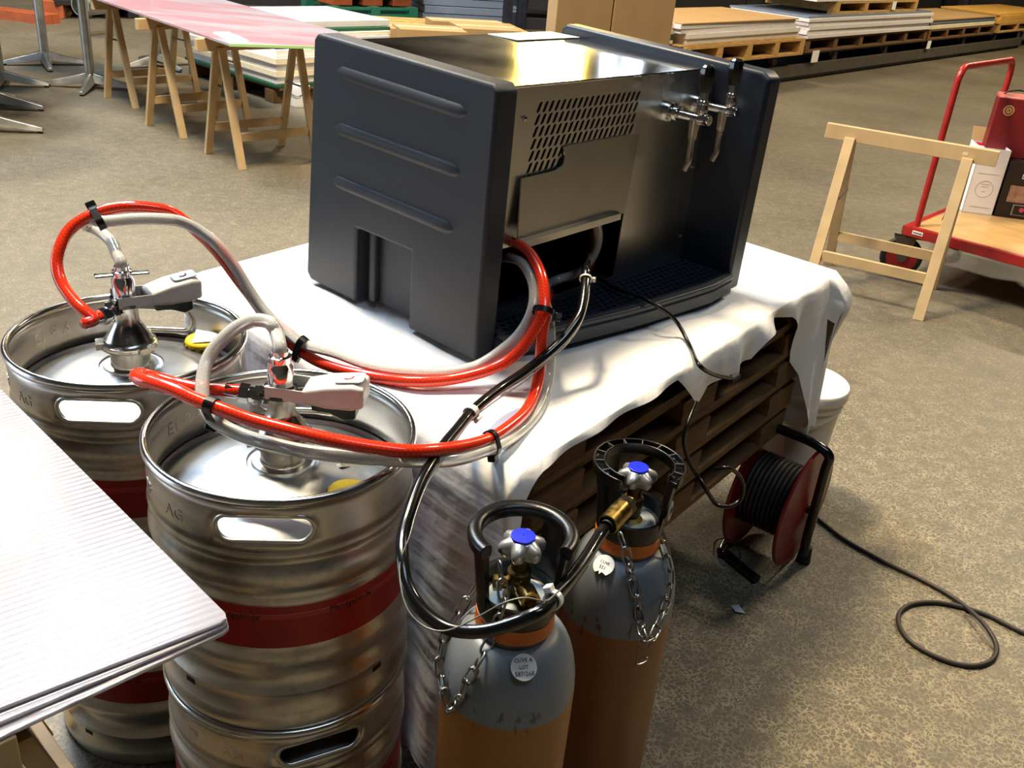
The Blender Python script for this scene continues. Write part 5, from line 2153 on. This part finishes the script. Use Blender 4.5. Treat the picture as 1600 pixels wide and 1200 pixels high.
# floor rail of the row
rl = thing('rack_rail', 'long grey steel rail low along the row of stacked panels', 'rail', rowp(3, 0, 0), A0)
MB().box((-.5, .04, .115), (13.0, .05, .12)).build('rail', GREYST, rl, smooth=0)
MB().box((-.5, .09, .026), (13.0, .05, .045)).build('lower_rail', RACKB, rl, smooth=0)
for x in [-6.3 + 1.55 * k for k in range(9)]:
    MB().box((x, .08, .13), (.10, .03, .26)).build('post', GREYST, rl, smooth=0)
RH = .30
bm_ = thing('rack_shelf', 'dark shelf deck carrying the pallets of the right-hand row', 'shelf', rowp(3, 0, 0), A0)
MB().box((-.5, .62, RH - .02), (13.0, 1.1, .03)).build('deck', RACKB, bm_, smooth=0)
for x in [-6.2 + 1.55 * k for k in range(9)]:
    MB().box((x, .62, (RH - .036) / 2), (.08, .9, RH - .04)).build('bearer', RACKB, bm_, smooth=0)
z0 = RH
# S1
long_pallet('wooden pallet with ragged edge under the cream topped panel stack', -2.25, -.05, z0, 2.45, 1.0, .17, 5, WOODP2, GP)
g1_ = 'white panels of the stack right behind the cooler'
zt_ = panels(g1_, 'white panel in the stack right behind the cooler', -2.3, -.02, z0 + .171, 2.3, .95, [(.012, WOODP2, 0, 0, 'thin board under the panels right behind the cooler'), (.05, PANELW, .12, .02), (.045, PANELW, .1, .0), (.04, PANELW, 0, .02), (.04, PANELW, -.03, .01), (.012, CARD, -.02, .0, 'brown card sheet on top of the panels right behind the cooler')])
t = MB().box((.1, .5, .025), (.2, .9, .05)).build('green_panel_end', PANELG)
t.location = rowp(-2.52, .02, z0 + .22)
t.rotation_euler = (0, 0, A0)
tag(t, 'dark green panel offcut at the left of the cream topped stack', 'panel')
t = MB().box((.12, .5, .014), (.24, .9, .028)).build('panel', PANELC)
t.location = rowp(-2.54, .02, z0 + .19)
t.rotation_euler = (0, 0, A0)
tag(t, 'cream panel offcut under the green one', 'panel')
for dz, lb in ((.272, 'lower'), (.322, 'upper')):
    t = MB().box((.12, .5, .022), (.24, .9, .044)).build('panel', PANELC)
    t.location = rowp(-2.53, .02, z0 + dz)
    t.rotation_euler = (0, 0, A0)
    tag(t, lb + ' of two cream panel ends above the green offcut', 'panel')
# S2
long_pallet('long dark pallet under the tall white panel stack', .35, 0, z0 - .0, 3.75, 1.0, .15, 6, WOODP, GP)
zt_ = panels('white panels of the long middle stack', 'long white panel in the middle stack of the row', .28, -.02, z0 + .152, 3.8, .98, [(.04, PANELW, .02, 0), (.045, PANELW, 0, .01), (.045, PANELW, .03, 0), (.04, PANELW, 0, .012), (.035, PANELW, -.02, 0), (.02, PANELB, -.01, .02, 'blue grey sheet on top of the long white panels')])
long_pallet('yellow pallet lying on the long white panel stack', 1.05, .05, zt_, 2.55, .9, .14, 4, WOODP2, GP)
zz = panels('white panels on the yellow pallet', 'white panel resting on the yellow pallet', .5, .05, zt_ + .141, 3.6, .9, [(.05, PANELW, 0, 0), (.05, PANELW, .05, 0)])
t = MB().box((0, 0, 0), (.12, .004, .10)).build('price_tag', PAPER)
t.location = rowp(2.75, .04, zt_ + .08)
t.rotation_euler = (0, 0, A0)
tag(t, 'white paper tag on the yellow upper pallet', 'tag')
for (tt, zz_, sz, lb) in ((.62, .255, .17, 'white tag at the left end of the long dark pallet'), (4.25, .24, .14, 'white tag on the post below the cream stack')):
    t = MB().box((0, 0, 0), (sz, .004, sz * .75)).build('price_tag', PAPER)
    t.location = rowp(tt, -.012, zz_)
    t.rotation_euler = (0, 0, A0)
    tag(t, lb, 'tag')
# S3
long_pallet('brown pallet under the cream stack right of the long white panels', 4.15, 0, z0, 3.0, 1.0, .14, 5, WOODP, GP)
panels('panels of the cream stack', 'pale panel in the cream stack beyond the long white one', 4.15, 0, z0 + .141, 2.9, .95, [(.05, PANELC, .03, 0), (.012, PANELG, .1, .02, 'thin dark sheet between the cream panels'), (.045, PANELB, 0, .01, 'pale blue panel in the cream stack'), (.02, CARD, .02, 0, 'kraft sheet on top of the cream stack')])
# S4
long_pallet('yellow pallet of the farthest stack at the right edge', 7.35, 0, z0, 3.2, 1.0, .14, 4, WOODP2, GP)
panels('yellow kraft panels at the right edge', 'yellow kraft panel in the farthest stack', 7.3, 0, z0 + .141, 3.2, .95, [(.06, PANELY, 0, 0), (.06, PANELY, .04, 0), (.03, PANELY, 0, .02)])
# racking uprights behind
for tt in (3.4, 6.6, 9.8):
    t = thing('rack_upright', 'yellow rack upright behind the right-hand stacks' if tt == 6.6 else ('dark rack upright behind the long white stack' if tt == 3.4 else 'dark rack upright beyond the farthest stack'), 'upright', rowp(tt, 1.35, 0), A0)
    MB().box((0, 0, 1.6), (.12, .08, 3.2)).build('post', PANELY if tt == 6.6 else RACKB, t, smooth=0)
    MB().box((0, 0, .005), (.2, .16, .01)).build('base_plate', RACKB, t, smooth=0)
# dark stored goods behind the row
t = thing('boarded_partition', 'dark boarded partition behind the right-hand row', 'partition', rowp(3, 2.0, 0), A0)
for k in range(5):
    MB().box((-1.6 + k * 2.2, 0, 1.5), (2.18, .05, 3.0)).build('board', mat('dark boarded partition', (30, 28, 30), .8, 0, var=.2, vscale=3), t, smooth=0)
# tall cartons
for px0, px1, lb, dz in ((868, 955, 'tall brown carton behind the cooler, left of a pair', 0), (957, 1049, 'tall brown carton behind the cooler, right of a pair', .05)):
    a = az(px0, 40, .8)
    c = az(px1, 40, .8)
    d = (c - a)
    d.z = 0
    t = thing('tall_carton', lb, 'box', (a.x, a.y, 0), math.atan2(d.y, d.x) - dz * .5, 'tall brown cartons behind the cooler')
    wd = d.length - .004
    MB().box((wd / 2, .05, .85), (wd, .1, 1.7)).build('body', CARDT, t, smooth=0, bevel=.006)
    MB().box((wd / 2, .05, 1.702), (wd, .04, .004)).build('tape', mat('brown tape', (150, 112, 66), .3), t, smooth=0)

# ================================================================== BACK CENTRE: crates, grey sheets, boxes
# low stack of flat cartons on a pallet
cb0 = az(575, 55, .40)
cbd = V((.743, .669, 0))
cba = math.radians(20)
ctd = V((math.cos(cba), math.sin(cba), 0))
ctn = V((-ctd.y, ctd.x, 0))


def flat_box(label, pxl, pyl, pxr, z0_, ht, dp_, rz=None):
    a = az(pxl, pyl, z0_ + ht)
    c = az(pxr, pyl, z0_ + ht)
    d = c - a
    t = thing('flat_carton', label, 'box', (a.x, a.y, z0_), cba if rz is None else rz, 'flat brown cartons behind the cooler')
    wd = d.length
    MB().box((wd / 2, dp_ / 2, ht / 2), (wd, dp_, ht)).build('body', CARD, t, smooth=0, bevel=.004)
    MB().box((wd / 2, dp_ / 2, ht + .001), (wd, .06, .003)).build('tape', mat('pale tape', (220, 206, 170), .4), t, smooth=0)
    return t


flat_box('flat brown carton at the back left above the cooler edge', 568, 42, 648, .34, .10, .45)
flat_box('flat brown carton in front, directly behind the cooler top', 626, 45, 716, .36, .10, .40)
flat_box('flat taped brown carton at the right of the low carton group', 722, 44, 800, .34, .10, .50)
flat_box('flat brown carton behind the taped one', 675, 32, 770, .34, .09, .30)
q = az(690, 50, .3)
t = thing('low_pallet', 'wooden pallet carrying the flat brown cartons', 'pallet', (q.x - .9, q.y - .35, 0), cba)
for k in range(4):
    MB().box((1.15, .1 + k * .2, .325), (1.5, .16, .024)).build('deck_board', WOODP2, t, smooth=0)
for k in range(3):
    MB().box((.5 + k * .65, .4, .16), (.12, .8, .30)).build('bearer', WOODP2, t, smooth=0)


def crate(label, pxl, pxr, pyb, pyt, rz):
    a = az(pxl, pyb, 0)
    c = az(pxr, pyb, 0)
    wd = (c - a).length
    d = (c - a).normalized()
    ang_ = math.atan2(d.y, d.x)
    n_ = V((-d.y, d.x, 0))
    H_ = ap(pxl, pyt, a, n_).z
    t = thing('pallet_box', label, 'crate', (a.x, a.y, 0), ang_, 'green plastic pallet boxes')
    b = MB()
    for i in range(3):
        x = .06 + (wd - .12) * i / 2
        MB().box((x, .06, H_ / 2), (.12, .12, H_)).build('corner_post', CRATEG, t, smooth=0)
        MB().box((x, .74, H_ / 2), (.12, .12, H_)).build('corner_post', CRATEG, t, smooth=0)
    for z_ in (.08, .45, .72, .97):
        MB().box((wd / 2, .02, H_ * z_ - .01), (wd, .03, .05 * H_ / .5)).build('rail', CRATEG, t, smooth=0)
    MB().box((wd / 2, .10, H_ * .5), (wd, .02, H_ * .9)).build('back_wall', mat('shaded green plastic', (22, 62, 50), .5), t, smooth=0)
    MB().box((wd / 2, .42, H_ - .03), (wd - .24, .6, .03)).build('lid', CRATEG, t, smooth=0)
    return t, a, d, n_, wd, H_


t, a_, d_, n_, wd_, H_ = crate('green plastic pallet box at the back centre', 518, 652, 52, 10, 0)
for k in range(3):
    p = a_ + d_ * (.05 + (wd_ - .35) * k / 2) + n_ * .1
    t = thing('stacked_block', ['left', 'middle', 'right'][k] + ' of three orange brown blocks on the green pallet box', 'block', (p.x, p.y, H_ + .001), math.atan2(d_.y, d_.x))
    MB().box((.14, .2, .07), (.26, .4, .14)).build('body', CRATEO, t, smooth=0, bevel=.006)
p = a_ + n_ * .05
t = thing('dark_board', 'dark board lying across the orange blocks', 'board', (p.x, p.y, H_ + .142), math.atan2(d_.y, d_.x))
MB().box((wd_ / 2, .4, .12), (wd_, .8, .24)).build('body', mat('dark board', (42, 34, 34), .6), t, smooth=0)
# grey sheets stack
a = az(655, 52, 0)
gs_dir = math.radians(22)
for k in range(5):
    z_ = .12 + k * .092
    t = MB().box((.62, .45, .042), (1.24, .9, .084)).build('grey_board', PANELB, None, smooth=0, bevel=.004)
    t.location = (a.x + (.02 if k % 2 else 0), a.y + .3, z_)
    t.rotation_euler = (0, 0, gs_dir)
    tag(t, 'blue grey board in the stack behind the flat cartons', 'board', 'blue grey boards behind the cooler')
    bgs = (bgs if k else []) + [t]
name_stack(bgs, 'blue grey board in the stack behind the flat cartons')
t = thing('board_support', 'dark bearer under the blue grey boards', 'bearer', (a.x, a.y + .3, 0), gs_dir)
MB().box((.62, .45, .058), (1.1, .7, .116)).build('body', mat('dark board', (42, 34, 34), .6), t, smooth=0)
# dark blue rack with punched uprights and a shelf
u = az(792, 34, .35)
t = thing('dark_rack', 'dark blue steel rack with punched uprights at the back centre', 'rack', (u.x, u.y, 0), math.radians(24))
for x in (0, .16, 1.5):
    up_ = MB().box((x, 0, 1.4), (.09, .07, 2.8)).build('upright', RACKB, t, smooth=0)
    h_ = MB()
    for z_ in [.1 + .11 * k for k in range(22)]:
        h_.box((x, -.036, z_), (.022, .003, .04))
    h_.build('punched_holes', BLACKM, up_, smooth=0)
for z_ in (.14, .34, .54, .74):
    MB().box((.85, .25, z_), (1.25, .5, .12)).build('drawer', mat('dark drawer', (44, 44, 50), .5), t, smooth=0, bevel=.004)
# dark store behind
t = thing('store_partition', 'dark partition wall behind the crates and boards', 'partition', (-1.5, 14.6, 0), math.radians(20))
for k in range(7):
    MB().box((-5.4 + k * 1.6, 0, 1.5), (1.58, .06, 3.0)).build('board', mat('dark boarded partition', (30, 28, 30), .8, 0, var=.2, vscale=3), t, smooth=0)

# white sheet stack under / behind the pink table
wc = az(372, 122, .14)
w1 = az(430, 128, .14)
wl = az(302, 84, .28)
wa = math.radians(28)
base = az(432, 138, .12)
wd0 = (az(300, 96, .12) - base)
ang_l = math.atan2(wd0.y, wd0.x)
LL = wd0.length + .1
t = thing('low_pallet', 'dark wooden pallet under the white sheet stack at the back left', 'pallet', (base.x, base.y, 0), ang_l - PI)
for k in range(5):
    MB().box((-LL / 2, .1 + k * .2, .108), (LL, .14, .02)).build('deck_board', WOODP, t, smooth=0)
for k in range(3):
    MB().box((-.1 - (LL - .2) * k / 2, .5, .049), (.12, 1.0, .095)).build('bearer', WOODP, t, smooth=0)
z_ = .12
ws = ang_l - PI
for k, (th, m, ofs, lb) in enumerate(((.022, PANELG, 0, 'thin dark green sheet at the bottom of the back left stack'), (.05, PANELW, .03, None), (.045, PANELC, .0, None), (.045, PANELW, .02, None), (.045, PANELC, -.02, None), (.05, PANELW, .05, None), (.02, PANELG, .1, 'dark green sheet lying on the back left stack under the pink table'), (.03, PANELW, .3, 'white sheet above the green one at the back left'), (.03, PANELC, .35, None), (.025, PANELG, .4, 'upper green sheet of the back left stack'), (.05, PANELW, .45, 'topmost white sheet of the back left stack'))):
    t = MB().box((-(LL - ofs) / 2 - ofs * .2, .55, th / 2), (LL - ofs, 1.1, th)).build('stacked_sheet', m, None, smooth=0, bevel=.003)
    t.location = (base.x, base.y + ofs * .6, z_)
    t.rotation_euler = (0, 0, ws + (random.random() - .5) * .015)
    tag(t, lb or 'pale sheet in the stack on the floor behind the pink table', 'sheet', None if lb else 'pale sheets stacked at the back left')
    z_ += th + .002
    pss = pss if k else []
    if not lb:
        pss.append(t)
name_stack(pss, 'pale sheet in the stack on the floor behind the pink table')
# white can under the pink table
p = az(468, 165, 0)
t = thing('white_can', 'small white can on the floor behind the nearest trestle', 'can', (p.x, p.y, 0))
MB().lathe([(.001, .001), (.075, .001), (.078, .01), (.078, .15), (.072, .155), (.001, .156)], 28).build('body', PAPER, t, smooth=40)
MB().tube(spline([(-.078, 0, .14), (-.05, -.07, .10), (.02, -.085, .085), (.078, 0, .14)], 6), .003, 6).build('handle', STEELG, t, smooth=60)

# far left: orange beams, red crate, dark pallet, silver tube
a, c = az(0, 20, .05), az(78, 30, .05)
t = thing('orange_beam', 'long orange rack beam lying on the floor at the top left', 'beam', (c.x, c.y, 0), math.atan2((a - c).y, (a - c).x))
for k in range(2):
    MB().box((1.5, -.1 + k * .12, .045), (3.0, .1, .09)).build('beam', CRATEO, t, smooth=0)
MB().box((1.9, -.04, .126), (2.2, .10, .07)).build('upper_beam', CRATEO, t, smooth=0)
a, c = az(66, 28, 0), az(83, 28, 0)
t = thing('red_block', 'square orange red block on the floor at the top left', 'block', (a.x, a.y, 0), .2)
MB().box((.11, .1, .09), (.22, .2, .18)).build('body', CRATEO, t, smooth=0, bevel=.006)
p = az(104, 26, 0)
t = thing('yellow_rag', 'small crumpled yellow rag on the floor at the top left', 'rag', (p.x, p.y, 0))
MB().ball((0, 0, .05), .07, 10, None, (1, .8, .75)).build('body', mat('yellow rag', (206, 168, 40), .8, 0, bump=.6, bscale=30), t, smooth=20)
p = az(92, 27, 0)
t = thing('pink_rag', 'pale pink scrap on the floor beside the yellow rag', 'rag', (p.x, p.y, 0))
MB().ball((0, 0, .022), .06, 10, None, (1.3, .8, .38)).build('body', mat('pink rag', (196, 150, 130), .8, 0, bump=.6, bscale=30), t, smooth=20)
a, c = az(84, 30, 0), az(205, 30, 0)
t = thing('dark_pallet', 'dark loaded pallet on the floor at the top left', 'pallet', (a.x, a.y + .05, 0), math.atan2((c - a).y, (c - a).x))
LL = (c - a).length
DK = mat('dark pallet plastic', (26, 24, 26), .6)
for k in range(4):
    MB().box((LL * k / 3 * .94 + .06, .3, .07), (.12, .6, .14)).build('foot', DK, t, smooth=0)
MB().box((LL / 2, .3, .165), (LL, .7, .045)).build('deck', DK, t, smooth=0)
MB().box((LL / 2, .45, .36), (LL, .7, .34)).build('load', mat('dark grey load', (78, 66, 52), .7, 0, var=.1, vscale=5), t, smooth=0, bevel=.01)
p = az(140, 14, .24)
t = thing('silver_tube', 'short silver tube lying on the dark pallet at the top left', 'tube', (p.x, p.y, .19))
b = MB()
b.lathe([(.09, 0), (.10, 0), (.10, .3), (.09, .3)], 28, (0, -.2, .10), frame(V((.25, 1, 0))))
b.build('body', ALU, t, smooth=40)
